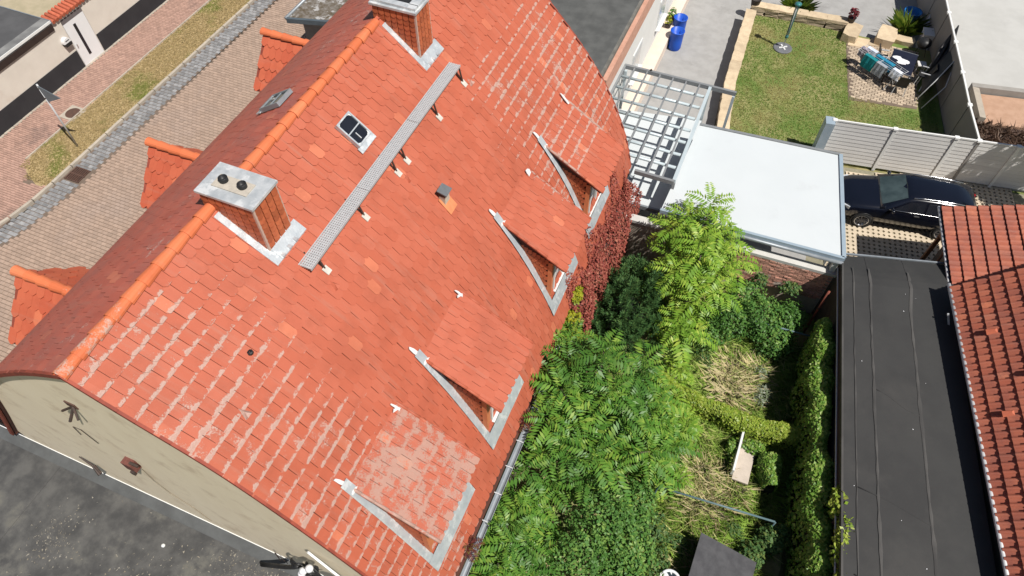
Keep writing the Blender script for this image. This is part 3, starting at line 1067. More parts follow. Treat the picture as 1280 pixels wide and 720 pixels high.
# garden dormers
SX0, SZ0, SX1, SZ1 = -4.86, 6.80, -2.93, 5.57      # slab top line (x,z) upper and lower
sl = Vector((SX1 - SX0, 0, SZ1 - SZ0))
SLEN = sl.length
ST = -sl.normalized()
SN = Vector((-ST.z, 0, ST.x))
if SN.z < 0:
    SN = -SN
n_dt = 0
for di, d in enumerate(DY):
    y0, y1 = d, d + DWD
    fx = -3.38
    # body: front wall and far cheek
    mb = MB()
    mb.box((fx - .04, (y0 + y1) / 2, 4.65), (.08, DWD - .06, 1.66))
    dm = mb.build('dormer', M_WHITE, house)
    # cheeks
    for yy in (y0, y1 - .06):
        xs = np.linspace(-4.7, fx, 10)
        V, F = [], []
        for x in xs:
            zt = SZ0 + (x - SX0) / (SX1 - SX0) * (SZ1 - SZ0) - .10
            zb = min(on_roof(x, yy) - .02, zt)
            for y in (yy, yy + .06):
                V += [Vector((x, y, zb)), Vector((x, y, zt))]
        for i in range(9):
            o = 4 * i
            F += [(o, o + 4, o + 5, o + 1), (o + 2, o + 3, o + 7, o + 6)]
        o = 36
        F += [(o, o + 2, o + 3, o + 1)]
        MB().add(V, F).build('cheek', M_CORE, dm)
    # cheek cladding tiles on the near cheek (real tiles, too small to pick apart)
    mb = MB()
    for r in range(20):
        for c in range(16):
            x = fx - .09 - c * .115 - (r % 2) * .0575
            z = 5.58 + c * .05 - r * .115
            zt = SZ0 + (x - SX0) / (SX1 - SX0) * (SZ1 - SZ0) - .13
            if z + .11 > zt + .06 or z < on_roof(x, y0) - .03:
                continue
            b = .054
            mb.add([(x + px, yy_ + (.014 if pz > .05 else .0), z + pz) for yy_ in (y0 - .006, y0 - .022) for px, pz in ((-b, 0), (0, -.035), (b, 0), (b, .12), (-b, .12))],
                   [(5, 6, 7, 8, 9), (0, 1, 6, 5), (1, 2, 7, 6), (2, 3, 8, 7), (4, 0, 5, 9)])
    if mb.v:
        tag(mb.build('cheek_tile', M_CLAD, dm), kind='stuff')
    # corner board and window
    zr = on_roof(fx, y0)
    MB().box((fx + .02, y0 + .02, (zr + 5.62) / 2), (.12, .06, 5.62 - zr)).build('corner_board', M_ORANGE, dm)
    MB().box((fx + .018, y0 + .16, (zr + 5.55) / 2), (.035, .20, 5.55 - zr - .04)).build('front_board', M_ORANGE, dm)
    wz = (4.0 + 5.5) / 2
    wn = MB()
    wy0, wy1 = y0 + .32, y1 - .2
    for yy in (wy0, (wy0 + wy1) / 2, wy1):
        wn.box((fx + .03, yy, wz), (.07, .07, 1.4))
    wn.box((fx + .03, (wy0 + wy1) / 2, 4.02), (.074, wy1 - wy0, .09)).box((fx + .03, (wy0 + wy1) / 2, 5.44), (.074, wy1 - wy0, .09))
    MB().box((fx + .006, (wy0 + wy1) / 2, wz), (.02, wy1 - wy0 - .06, 1.3)).build('pane', M_GLASSD, dm)
    wn.build('window_frame', M_WHITE, dm)
    MB().box((fx + .07, (wy0 + wy1) / 2, 4.06), (.12, wy1 - wy0 + .1, .035)).build('sill', M_LEADW, dm)
    # slab
    A = Vector((SX0, 0, SZ0))
    B = Vector((SX1, 0, SZ1))
    e0, e1 = y0 - .07, y1 + .10
    mb = MB()
    q = [A + SN * -.03, B + SN * -.03, B - SN * .12, A - SN * .12]
    V = [Vector((p.x, y, p.z)) for y in (e0 + .03, e1 - .03) for p in q]
    mb.add(V, [(0, 1, 2, 3), (7, 6, 5, 4), (0, 4, 5, 1), (1, 5, 6, 2), (2, 6, 7, 3), (3, 7, 4, 0)])
    slab = mb.build('slab', M_VERGE, dm)
    ncol = 9
    w = (e1 - e0) / ncol
    nrow = 7
    fld = MB()
    X = ST.cross(SN)
    for r in range(nrow):
        p0 = B + ST * (r * TE - .03)
        off = (r % 2) * w * .5
        for c in range(ncol + (1 if off else 0)):
            y = e0 + (c + .5) * w - off
            y = min(max(y, e0 + w * .32), e1 - w * .32)
            ang = .05 + random.uniform(-.01, .01)
            T2 = ST * math.cos(ang) - SN * math.sin(ang)
            N2 = SN * math.cos(ang) + ST * math.sin(ang)
            M = frame_M(Vector((p0.x, y, p0.z)) + SN * random.uniform(0, .006), X, T2, N2) @ Matrix.Scale(w / TW, 4, (1, 0, 0))
            if di == 0:
                link('tile', TILE_D1, dm, M)
            else:
                tile_shape(fld, M)
    if di:
        tag(fld.build('tile_field', M_TILE, dm), kind='stuff')
    # verge edge of the slab (rounded side tiles)
    for yy in (e0, e1):
        mb = MB()
        for r in range(nrow):
            pa = B + ST * (r * TE - .02)
            pb = B + ST * ((r + 1) * TE + .03)
            mb.tube([(pa.x + SN.x * .012, yy, pa.z + SN.z * .012), (pb.x - SN.x * .004, yy, pb.z - SN.z * .004)], [.040, .032], 8)
        mb.build('verge_roll', M_TILE, dm, True)
    # lead flashing: along the near cheek on the roof curve, and across the front
    mb = MB()
    seg = 6
    cuts = np.linspace(.515, .895, 9)
    for k in range(8):
        V = []
        for u in np.linspace(cuts[k] - .004, cuts[k + 1] + .004, 5):
            pa, _, Na = surf(u, y0 - .20)
            pb, _, Nb = surf(u, y0)
            lift = .050 + .004 * (8 - k)
            V += [pa + Na * (lift - .012), pa + Na * lift + Vector((0, .03, 0)), pb + Nb * lift]
        mb.add(V, [f for i in range(4) for f in ((3 * i, 3 * i + 3, 3 * i + 4, 3 * i + 1), (3 * i + 1, 3 * i + 4, 3 * i + 5, 3 * i + 2))])
    for k in range(5):
        ya, yb = y0 - .20 + k * (DWD + .24) / 5 - .01, y0 - .20 + (k + 1) * (DWD + .24) / 5
        V = []
        for y in (ya, yb):
            for u, l in ((.853, .052), (.872, .056), (.897, .056), (.900, .03)):
                p, _, N = surf(u, y)
                V.append(p + N * (l + .006 + .004 * (k % 2)))
        mb.add(V, [(0, 4, 5, 1), (1, 5, 6, 2), (2, 6, 7, 3)])
    mb.build('flashing', M_LEAD, dm)
    # white painted lead tips
    def lead(u, y, ww, ll, lift=.075, twist=0.0):
        p, T, N = surf(u, y)
        M = frame_M(p + N * lift, T.cross(N), T, N) @ Matrix.Rotation(twist, 4, 'Z')
        k = lambda: random.uniform(.75, 1.15)
        V = [M @ Vector(q) for q in ((-ww / 2 * k(), -ll / 2, 0), (ww / 2 * k(), -ll / 2 * k(), 0), (ww / 2 * k(), ll * .1, .004), (ww * .2, ll / 2 * k(), 0), (-ww * .3, ll / 2 * k(), 0), (-ww / 2 * k(), 0, .004))]
        b = [v - N * .02 for v in V]
        MB().add(V + b, [tuple(range(6)), tuple(range(11, 5, -1))] + [(i, 6 + i, 6 + (i + 1) % 6, (i + 1) % 6) for i in range(6)]).build('lead_patch', M_LEADW, dm)
    lead(.503, y0 - .13, .09, .30, .075, .15)
    lead(.545, y0 - .07, .22, .07, .082, -.2)
    if di == 2:
        lead(.535, y1 - .02, .17, .20, .09)
    elif di == 3:
        lead(.52, y1 - .02, .08, .42, .09, .1)
    else:
        lead(.53, y1 - .02, .06, .30, .09, .2)
        lead(.535, y1 - .05, .20, .06, .098, -.5)

# street dormers: small gabled roofs
for yd in (4.62, 9.15, 14.3):
    zr_, hw, dz = 7.35, 1.18, 1.28
    xt, xi = -13.95, -12.2
    dm = MB()
    n = 5
    pts = [(yd - hw + .2, zr_ - dz - .1), (yd, zr_ - .16), (yd + hw - .2, zr_ - dz - .1), (yd + hw - .2, 4.6), (yd - hw + .2, 4.6)]
    dm.add([(x, y, z) for x in (xt + .12, xi - .2) for y, z in pts], [(4, 3, 2, 1, 0), (5, 6, 7, 8, 9)] + [(i, (i + 1) % n, n + (i + 1) % n, n + i) for i in range(n)])
    body = dm.build('street_dormer', M_PLASTER, house)
    for sg in (-1, 1):
        E = Vector((0, sg * hw, -dz))
        T = -E.normalized()
        N = Vector((0, sg * dz, hw)).normalized()
        mb = MB()
        a, b = Vector((xt, yd, zr_ - .02)), Vector((xi + .5, yd, zr_ - .02))
        q = [a, b, b + E, a + E]
        mb.add([p - N * .03 for p in q] + [p - N * .09 for p in q], [(0, 1, 2, 3), (7, 6, 5, 4), (0, 4, 5, 1), (1, 5, 6, 2), (2, 6, 7, 3), (3, 7, 4, 0)])
        mb.build('roof_slope', M_VERGE, body)
        mb = MB()
        XD = T.cross(N)
        for r in range(5):
            for c in range(10):
                p = a + E * (1 - r * TE * 1.05 / E.length) + Vector((.11 + c * TW * .98 + (r % 2) * .11, 0, 0))
                if p.x > -11.9:
                    continue
                ang = .085 + random.uniform(-.02, .02)
                T2 = T * math.cos(ang) - N * math.sin(ang)
                N2 = N * math.cos(ang) + T * math.sin(ang)
                tile_shape(mb, frame_M(p + N * random.uniform(0, .012), XD, T2, N2), h=.022, clip=.45, cy=.08)
        tag(mb.build('tile_field', M_TILE_SD, body), kind='stuff')
    RCM = RC.copy()
    for k in range(5):
        link('ridge_cap', RC, body, Matrix.Translation((xt - .04 + k * .37, yd, zr_ - .03)) @ Matrix.Rotation(R(-90), 4, 'Z'))

# roof walkway
M_GRATE = simple('dull galvanised grating', (.54, .55, .56), (.46, .47, .48), 12, .5, 0, metal=.1)
wk = thing('roof_walkway', 'galvanised perforated walkway along the roof between the two chimneys', 'walkway', (-6.72, 9.4, 9.1))
zw = 9.31
for y0, y1 in ((6.05, 8.25), (8.26, 10.5), (10.51, 12.72)):
    mb = MB()
    for x in (-6.90, -6.63):
        mb.box((x, (y0 + y1) / 2, zw), (.022, y1 - y0, .06))
    for x in (-6.855, -6.81, -6.765, -6.72, -6.675):
        mb.box((x, (y0 + y1) / 2, zw + .012), (.024, y1 - y0, .02))
    for k in range(int((y1 - y0) / .055)):
        mb.box((-6.76, y0 + .03 + k * .055, zw + .010), (.25, .024, .018))
    mb.build('grating', M_GRATE, wk)
for y in (6.33, 7.85, 9.26, 9.68, 11.28, 12.66):
    b = MB()
    zf = on_roof(-6.66, y)
    b.bar((-6.63, y, zw - .04), (-6.56, y, on_roof(-6.56, y) + .05), .03).bar((-6.92, y, zw - .04), (-6.95, y, on_roof(-6.95, y) + .03), .03).bar((-6.90, y, zw - .04), (-6.63, y, zw - .04), .03)
    b.bar((-6.80, y, zw - .04), (-6.56, y, on_roof(-6.56, y) + .05), .025)
    br = b.build('bracket', M_DARKM, wk)
    p = Vector((-6.52, y, on_roof(-6.52, y) + .055))
    _, T, N = surf(.235, y)
    MB().box(None, (.13, .17, .02), M=frame_M(p, T.cross(N), T, N)).build('foot_plate', simple('pale foot plate', (.66, .62, .55), None, 5, .7) if y < 6.5 else bpy.data.materials['pale foot plate'], br)


# skylights
def skylight(label, x, y, side, ly, lx, grp, fm=None):
    P, T, N = None, None, None
    us = np.linspace(0, 1, 400)
    pr = prof(y, side)
    u = float(np.interp(abs(x - RX), np.abs(pr[:, 0]), np.linspace(0, 1, len(pr))))
    P, T, N = surf(u, y, side)
    M = frame_M(P + N * .06, T.cross(N), T, N)
    t = thing('skylight', label, 'skylight', P, grp)

    def B(c, d):
        return Matrix.Translation((0, 0, 0)), M @ Matrix.Translation(c), d
    mb = MB()
    f = .036
    for c, dd in (((-ly / 2, 0, .03), (f, lx + f, .10)), ((ly / 2, 0, .03), (f, lx + f, .10)), ((0, -lx / 2, .03), (ly - f, f, .098)), ((0, lx / 2, .03), (ly - f, f, .098)), ((0, 0, .055), (ly - f, .025, .03))):
        mb.box(None, dd, M=M @ Matrix.Translation(c))
    mb.build('frame', fm or M_LEAD, t)
    for sg in (-1, 1):
        r = .06
        pts = []
        w2, h2 = ly / 2 - f / 2 + .004, lx / 2 - f / 2
        y0, y1 = (.012, h2) if sg > 0 else (-h2, -.012)
        ro = r
        poly = [(-w2, y0), (w2, y0), (w2, y1), (-w2, y1)]
        V = [M @ Vector((px, py, .05)) for px, py in poly] + [M @ Vector((px, py, .03)) for px, py in poly]
        MB().add(V, [(0, 1, 2, 3), (7, 6, 5, 4), (0, 4, 5, 1), (1, 5, 6, 2), (2, 6, 7, 3), (3, 7, 4, 0)]).build('pane', M_GLASSD, t)
    mb = MB()
    for sx in (-1, 1):
        for sy in (-1, 1):
            cx, cy = sx * (ly / 2 - f / 2), sy * (lx / 2 - f / 2)
            V = [M @ Vector((cx, cy, .056)), M @ Vector((cx - sx * .08, cy, .056)), M @ Vector((cx - sx * .025, cy - sy * .025, .056)), M @ Vector((cx, cy - sy * .08, .056))]
            mb.add(V, [(0, 1, 2, 3)])
    mb.build('corner_gusset', M_LEADW, t)
    MB().box(None, (ly + .12, .14, .02), M=M @ Matrix.Translation((0, -lx / 2 - .09, .01))).build('apron', M_LEAD, t)
    MB().box(None, (.02, .16, .02), M=M @ Matrix.Translation((-.05, -lx / 4, .07))).build('latch', M_GALV, t)


skylight('small dark skylight with white frame on the sunny slope between the chimneys', -7.52, 9.27, 1, .46, .60, None)
skylight('skylight seen at a low angle on the dull street slope beyond the ridge', -9.28, 9.28, -1, .48, .62, None, M_ZINC)

# vent and hood tiles
t = thing('roof_vent', 'short grey vent stack with metal hood in the middle of the garden slope', 'vent', (-5.7, 9.7, 7.9))
MB().box((-5.70, 9.70, 8.02), (.15, .22, .38)).build('stack', simple('beige vent collar', (.62, .54, .44), None, 6, .8), t)
MB().box((-5.70, 9.70, 8.26), (.16, .235, .10)).build('opening', M_BLACK, t)
MB().box(None, (.26, .28, .03), M=Matrix.Translation((-5.68, 9.70, 8.33)) @ Matrix.Rotation(R(18), 4, 'Y')).build('hood', simple('dark vent hood', (.16, .17, .18), None, 6, .5), t)
_, T, N = surf(.385, 9.7)
MB().box(None, (.34, .46, .018), M=frame_M(Vector((-5.62, 9.7, on_roof(-5.62, 9.7) + .06)), T.cross(N), T, N)).build('base_tile', simple('fresh orange tile', (.74, .27, .12), None, 6, .6), t)


def hood(x, y):
    pr = prof(y, 1)
    u = float(np.interp(x - RX, pr[:, 0], np.linspace(0, 1, len(pr))))
    P, T, N = surf(u, y)
    M = frame_M(P + N * .022, T.cross(N), T, N)
    V = [M @ Vector(q) for q in ((-.085, -.06, 0), (.085, -.06, 0), (.0, .17, 0), (-.05, -.05, .075), (.05, -.05, .075), (0, .06, .05))]
    MB().add(V, [(3, 4, 5), (0, 3, 5, 2), (1, 2, 5, 4), (0, 1, 4, 3)]).build('vent_hood', M_TILE, roof)


for x, y in ((-6.29, 3.21), (-6.31, 6.19), (-6.46, 12.87), (-6.36, 9.35)):
    hood(x, y)
MB().lathe((-6.70, 4.13, on_roof(-6.7, 4.13) + .02), [(.06, 0), (.055, .04), (.03, .05), (.02, .02)], 8).build('tile_hole', M_BLACK, roof)

# garden gutter
t = thing('rain_gutter', 'grey half round gutter along the garden eaves above the ferny leaves', 'gutter', (-2.66, 8, 2.6))
mb = MB()
ys = [2.2, 17.6]
V = []
for y, xx in ((2.2, -2.66), (9.0, -2.72), (17.6, -2.84)):
    for rr in (.085, .068):
        for a in np.linspace(math.pi, 2 * math.pi, 9):
            V.append((xx + rr * math.cos(a), y, 2.60 + rr * math.sin(a)))
F = []
for j in range(2):
    for i in range(8):
        b = j * 18
        F += [(b + i, b + 18 + i, b + 19 + i, b + i + 1), (b + 9 + i, b + 10 + i, b + 28 + i, b + 27 + i)]
    b = j * 18
    F += [(b, b + 9, b + 27, b + 18), (b + 8, b + 26, b + 35, b + 17)]
mb.add(V, F).build('channel', M_ZINC, t, True)
for k in range(20):
    MB().box((-2.69 - k * .006, 2.6 + k * .75, 2.606), (.19, .025, .012)).build('bracket', M_GALV, t)

# things fixed on the gable
t = thing('wall_bracket', 'rusty three pronged iron bracket high on the beige gable', 'bracket', (-9.6, 2.3, 8.2))
MB().bar((-9.55, 2.38, 8.33), (-9.55, 2.14, 8.12), .04).bar((-9.55, 2.36, 8.33), (-9.86, 2.26, 8.10), .035).bar((-9.55, 2.36, 8.33), (-9.33, 2.2, 8.25), .035).build('prong', M_DARKM, t)
MB().box((-9.58, 2.365, 8.36), (.24, .03, .16)).build('plate', M_RUST, t)
t = thing('junction_box', 'small dark red junction box with a hanging wire on the beige gable', 'box', (-9.7, 2.3, 5.6))
MB().box((-9.66, 2.30, 5.62), (.26, .16, .34)).build('housing', simple('dark red paint', (.20, .075, .06), (.13, .05, .04), 14, .6), t)
MB().box((-9.45, 2.28, 5.86), (.22, .05, .05)).build('arm', M_DARKM, t)
MB().box((-9.60, 2.20, 5.45), (.10, .06, .12)).build('plug', M_DARKM, t)
MB().tube([(-9.6, 2.36, 5.3), (-9.62, 2.35, 4.6), (-9.5, 2.355, 3.9), (-9.1, 2.36, 3.3), (-8.9, 2.36, 2.6)], .008, 5).build('wire', simple('old wire', (.36, .30, .22), None, 4, .8), t)
t = thing('cable_end', 'frayed dark cable end sticking from the gable above the old felt roof', 'cable', (-12.2, 2.3, 3.1))
MB().tube([(-12.55, 2.33, 3.3), (-12.2, 2.30, 3.15), (-11.95, 2.2, 3.0)], [.012, .03, .05], 6).tube([(-12.1, 2.3, 3.2), (-11.85, 2.22, 3.15)], .03, 6).build('stub', M_DARKM, t)
t = thing('hanging_wire', 'thin bent wire loop on the gable left of the iron bracket', 'wire', (-10.5, 2.35, 6.2))
MB().tube([(-10.75, 2.35, 6.1), (-10.68, 2.35, 6.55), (-10.45, 2.35, 6.6), (-10.35, 2.35, 6.0)], .008, 5).build('strand', M_DARKM, t)
t = thing('power_connection', 'overhead cable bracket with black hose, white insulators and white lamp on the gable', 'cable bracket', (-5.6, 2.3, 3.8))
MB().tube([(-7.28, 2.0, 2.35), (-6.9, 2.05, 2.62), (-6.45, 2.1, 3.0), (-6.15, 2.1, 3.45), (-5.95, 2.12, 3.75)], .055, 8).build('hose', M_BLACK, t, True)
mb = MB()
for c, r in (((-5.95, 2.15, 3.75), .20), ((-5.72, 2.12, 3.40), .17), ((-5.55, 2.18, 4.05), .15)):
    mb.tube([(c[0] + r * math.cos(a), c[1] + .03 * math.sin(3 * a), c[2] + r * 1.3 * math.sin(a)) for a in np.linspace(0, 6.1, 16)], .028, 6)
mb.tube([(-5.6, 2.2, 3.9), (-5.35, 2.1, 3.6), (-5.2, 2.15, 3.85)], .03, 6).tube([(-5.45, 2.15, 4.3), (-5.25, 2.1, 4.0), (-5.35, 2.05, 3.3), (-5.3, 2.0, 2.9)], .014, 6)
mb.build('cable_loop', M_BLACK, t, True)
for c in ((-5.72, 2.05, 3.95), (-5.88, 2.05, 3.5), (-5.45, 2.08, 4.45)):
    MB().lathe(c, [(.03, -.09), (.075, -.06), (.09, 0), (.07, .06), (.02, .09)], 12).build('insulator', M_PAPER, t, True)
MB().bar((-5.52, 2.30, 4.85), (-4.7, 2.2, 3.9), .05).build('rail', M_LEADW, t)
MB().box(None, (.34, .10, .22), M=Matrix.Translation((-5.0, 2.1, 3.75)) @ Matrix.Rotation(R(-40), 4, 'Y')).build('lamp_housing', M_LEADW, t)
MB().tube([(-6.95, 2.25, 2.2), (-6.85, 2.25, 3.1), (-6.70, 2.25, 2.4)], .008, 5).build('wire', M_DARKM, t)

for o in C.objects:
    if o.parent is None and o.name.split('.')[0] in ('wall_bracket', 'junction_box', 'cable_end', 'hanging_wire', 'power_connection'):
        o.location.y -= .075

# --- old flat roof building against the gable
t = thing('flat_roof_annex', 'annex with old mossy dark felt roof butting against the beige gable', 'annex', (-10, -2, 0))
MB().prism([(-20, -14), (-1.6, -14), (-1.6, 2.30), (-20, 2.30)], -.36, 2.02).build('walls', M_PLASTER, t)
x = -20.0
k = 0
while x < -1.7:
    w = min(1.04, -1.6 - x)
    zz = 2.025 + .006 * (k % 2)
    MB().prism([(x, -14), (x + w + .03, -14), (x + w + .03, 2.02), (x, 2.02)], zz, zz + .03 + .004 * (k % 3)).build('felt_sheet', M_BITUM_OLD, t)
    x += w
    k += 1
m_up = simple('grey felt upstand', (.115, .12, .12), (.085, .088, .088), 2, .9)
mb = MB()
mb.add([(-20, 2.02, 2.07), (-1.6, 2.02, 2.07), (-1.6, 2.29, 2.20), (-20, 2.29, 2.20), (-20, 2.02, 2.0), (-1.6, 2.02, 2.0), (-1.6, 2.37, 2.0), (-20, 2.37, 2.0)],
       [(0, 1, 2, 3), (4, 5, 1, 0), (3, 2, 6, 7), (1, 5, 6, 2), (4, 0, 3, 7)])
mb.build('upstand', m_up, t)
MB().box((-10.8, 2.285, 2.212), (18.4, .02, .010)).build('flashing_strip', M_FENCEW, t)
tag(link('moss_patch', poly_mesh('moss_patch', (lambda c: np.stack([c + RNG.normal(0, 1, (len(c), 3)) * [.02, .02, .0] + [0, 0, RNG.uniform(0, .008)] for _ in range(3)], 1))(
    np.concatenate([np.stack([RNG.normal(cx, sx, m), RNG.normal(cy, sy, m), np.full(m, 2.071)], 1) for cx, cy, sx, sy, m in
                    ((-5.6, 1.6, 1.6, .25, 1800), (-9.4, .4, .9, .5, 500), (-12.5, .5, .35, .4, 250), (-8.6, -1.2, .8, .6, 600), (-6.5, .2, 1.1, .5, 900))])), 3,
    simple('grey lichen flecks', (.30, .28, .24), (.22, .19, .14), 5, .95, .3)), t), kind='stuff')
for k, (x, y) in enumerate(((-8.3, .35), (-6.4, 1.55), (-5.1, .2), (-9.9, 1.4))):
    MB().lathe((x, y, 2.07), [(.05, 0), (.045, .03), (.02, .045)], 7).build('pale_pebble', M_LEADW, t)

# --- flat roof building beyond the far gable
ZB = 4.4
t = thing('rear_building', 'long white building with dark felt roof beyond the red roof', 'building', (-7, 27, 0))
MB().prism([(-12, 19.9), (-4.98, 19.9), (-4.98, 40), (-12, 40)], -.36, ZB - .02).build('walls', M_WHITE, t)
for k, (xa, xb) in enumerate(((-12, -7.75), (-7.78, -6.35), (-6.38, -4.98))):
    zz = ZB - .015 + .012 * k
    MB().prism([(xa, 19.8), (xb, 19.8), (xb, 40), (xa, 40)], zz, zz + .045).build('felt_sheet', M_BITUM_FAR, t)
MB().prism([(-4.98, 19.8), (-4.88, 19.8), (-4.88, 40), (-4.98, 40)], ZB - .12, ZB + .055).build('roof_edge', simple('grey verge felt', (.21, .20, .18), (.13, .125, .11), 3, .9), t)
MB().prism([(-4.979, 19.9), (-4.72, 19.9), (-4.72, 40), (-4.979, 40)], 3.55, ZB - .125).build('brick_band', M_PINK, t)
MB().box((-8.5, 19.77, ZB + .02), (7.1, .05, .10)).build('end_flashing', M_LEADW, t)
MB().prism([(-4.979, 19.9), (-4.74, 19.9), (-4.74, 40), (-4.979, 40)], .55, 3.545).build('render_face', M_WHITE, t)
MB().prism([(-4.979, 19.9), (-4.24, 19.9), (-4.24, 40), (-4.979, 40)], -.35, .28).build('plinth', M_PLINTH, t)
for yy in (24.6, 28.6):
    w = MB().box((-4.735, yy, 1.9), (.05, 1.3, 1.3)).build('window', M_LEADW, t)
    MB().box((-4.71, yy, 1.9), (.02, 1.12, 1.12)).build('pane', simple('pale window glass', (.50, .54, .56), None, 2, .15, spec=.6) if yy < 25 else bpy.data.materials['pale window glass'], w)
    MB().box((-4.66, yy, 1.2), (.22, 1.45, .05)).build('sill', M_LEADW, w)

# --- moss roofed porch at the street, top left
t = thing('porch', 'small flat roofed porch with mossy felt and grey gutter on the street side', 'porch', (-17, 22, 0))
ZP = 2.9
MB().prism([(-18.2, 21.0), (-14.9, 21.9), (-14.9, 27), (-18.2, 27)], -.3, ZP - .25).build('walls', simple('shadowed porch wall', (.30, .29, .28), None, 2, .9), t)
MB().prism([(-18.42, 20.45), (-14.6, 21.5), (-14.6, 27), (-18.42, 27)], ZP - .18, ZP).build('roof', M_MOSS, t)
MB().bar((-18.42, 20.36, ZP - .03), (-14.6, 21.41, ZP - .03), .12, .2).build('front_fascia', simple('slate blue fascia', (.10, .125, .145), None, 3, .5), t)
MB().tube([(-18.5, 20.4, ZP), (-18.5, 27, ZP)], .07, 8).build('gutter', M_ZINC, t, True)

# --- yard, lawn and patio at the top right
poly_struct('concrete_yard', [(-5, 16.4), (-.9, 16.4), (-.9, 24), (-1.2, 27), (-1.3, 33.0), (7.6, 33.6), (7.1, 60), (-5, 60)], -.35, -.30, M_CONC)
poly_struct('carport_floor', [(-.9, 16.4), (3.9, 16.4), (3.4, 24.0), (-.9, 24.0)], -.35, -.298, M_CONC)
LAWN = [(-.85, 23.3), (3.25, 24.1), (8.3, 25.1), (7.0, 33.0), (-.9, 32.9), (-.8, 27)]
poly_struct('lawn', LAWN, -.34, 0.0, M_LAWN)
n = 42000
P = np.stack([RNG.uniform(-.9, 8.3, n), RNG.uniform(23.4, 32.9, n), np.zeros(n)], 1)
inpav = (P[:, 0] > 3.4 + (P[:, 1] - 32) * -.16) & (P[:, 1] > 28.3) & (P[:, 0] < 6.9)
ok = (~inpav) & (P[:, 0] < 8.1 - (P[:, 1] - 25.3) * .17) & (P[:, 1] > 23.6 + .19 * (P[:, 0] + .2))
tag(link('lawn_grass', poly_mesh('lawn_grass', blades(P[ok], .045, 1.6, .014), 5, L_LAWN)), 'short patchy lawn grass inside the sandstone wall', 'grass', kind='stuff')

# patio setts
PAT = [(3.38, 32.1), (3.98, 28.05), (6.75, 28.55), (6.35, 32.7)]
pat = poly_struct('patio', PAT, -.2, .012, M_JOINT)
pavers('patio_sett', M_YPAV, 3.3, 6.9, 28.0, 32.7, .24, .13, .02, .034, pat,
       lambda x, y: x > 3.5 + (32.1 - y) * .148 and x < 6.45 + (32.7 - y) * .07 and y > 28.2 + (x - 3.98) * .18, h=.02)
for k, (x, y, w, l) in enumerate(((3.9, 32.35, .9, .8), (4.55, 32.6, .5, .6))):
    MB().prism([(x - w / 2, y - l / 2), (x + w / 2, y - l / 2 + .08), (x + w / 2 + .05, y + l / 2), (x - w / 2 + .1, y + l / 2 - .03)], .0, .06 + .01 * k).build('flagstone', M_STONE, pat)


# stone walls of the lawn
def stone(mb_w, cx, cy, cz, lx, ly, lz, rz=0.0, jit=.03):
    V = []
    for sz in (-1, 1):
        for sx, sy in ((-1, -1), (0, -1.08), (1, -1), (1.05, 0), (1, 1), (0, 1.07), (-1, 1), (-1.05, 0)):
            V.append(Matrix.Rotation(rz, 3, 'Z') @ Vector((sx * lx / 2 + random.uniform(-jit, jit), sy * ly / 2 + random.uniform(-jit, jit), sz * lz / 2 + random.uniform(-jit, jit) * .5)) + Vector((cx, cy, cz)))
    mb_w.add(V, [tuple(range(7, -1, -1)), tuple(range(8, 16))] + [(i, (i + 1) % 8, 8 + (i + 1) % 8, 8 + i) for i in range(8)])


def stone_wall(label, line, thick, zt, z0, grp):
    t = thing('stone_wall', label, 'stone wall', (line[0][0], line[0][1], 0), grp)
    for (ax, ay), (bx, by) in zip(line[:-1], line[1:]):
        L = math.hypot(bx - ax, by - ay)
        ang = math.atan2(by - ay, bx - ax)
        n = max(2, int(L / .62))
        for i in range(n):
            f = (i + .5) / n
            cx, cy = ax + (bx - ax) * f, ay + (by - ay) * f
            mb = MB()
            stone(mb, cx, cy, zt - .06, L / n + .015, thick, .12, ang, .018)
            mb.build('cap_stone', M_STONE, t)
            k = 0
            z = z0
            while z < zt - .14:
                h = random.uniform(.11, .16)
                for sd in (-1, 1):
                    if sd == 1 and z < -.1 and False:
                        continue
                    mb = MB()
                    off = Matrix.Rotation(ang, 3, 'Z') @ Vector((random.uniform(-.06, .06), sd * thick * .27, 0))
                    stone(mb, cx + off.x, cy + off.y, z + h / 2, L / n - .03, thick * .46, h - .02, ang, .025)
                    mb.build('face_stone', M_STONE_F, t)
                z += h
    return t


stone_wall('long sandstone wall with pale caps along the left side of the lawn', [(-.55, 23.5), (-.95, 26.9), (-1.16, 32.4)], .46, .44, -.3, 'sandstone walls around the lawn')
stone_wall('sandstone wall along the far end of the lawn with ragged face stones', [(-1.22, 32.96), (1.35, 33.15), (3.2, 33.28)], .46, .44, -.3, 'sandstone walls around the lawn')
for nm, lab, cx, cy, lx, ly, h in (('stone_block', 'big sandstone block at the end of the far lawn wall by the pot', 3.5, 32.75, .62, 1.1, .40), ('stone_block', 'large pale sandstone block beside the patio table', 4.98, 33.0, .75, 1.15, .42),
                                   ('stone_block', 'low flat sandstone block between the big block and the leafy plant', 5.75, 33.2, .95, .45, .22)):
    t = thing(nm, lab, 'stone block', (cx, cy, 0), 'loose sandstone blocks')
    mb = MB()
    stone(mb, cx, cy, h / 2 - .05, lx, ly, h + .1, R(-8), .05)
    mb.build('block', M_STONE, t)

# pots and plants


def pot(label, x, y, z, r, h, leaf, mat, n=60, sz=.16):
    t = thing('plant_pot', label, 'plant pot', (x, y, z), None)
    MB().lathe((x, y, z), [(r * .75, 0), (r, h), (r * 1.05, h), (r * .88, h), (r * .85, h - .06), (.01, h - .06)], 14).build('pot', M_TERRA, t, True)
    if n:
        link('foliage', poly_mesh('foliage', leaf_cloud([((x, y, z + h + .15), (r * 1.1, r * 1.1, .28))], n, sz), 4, mat), t)
    return t


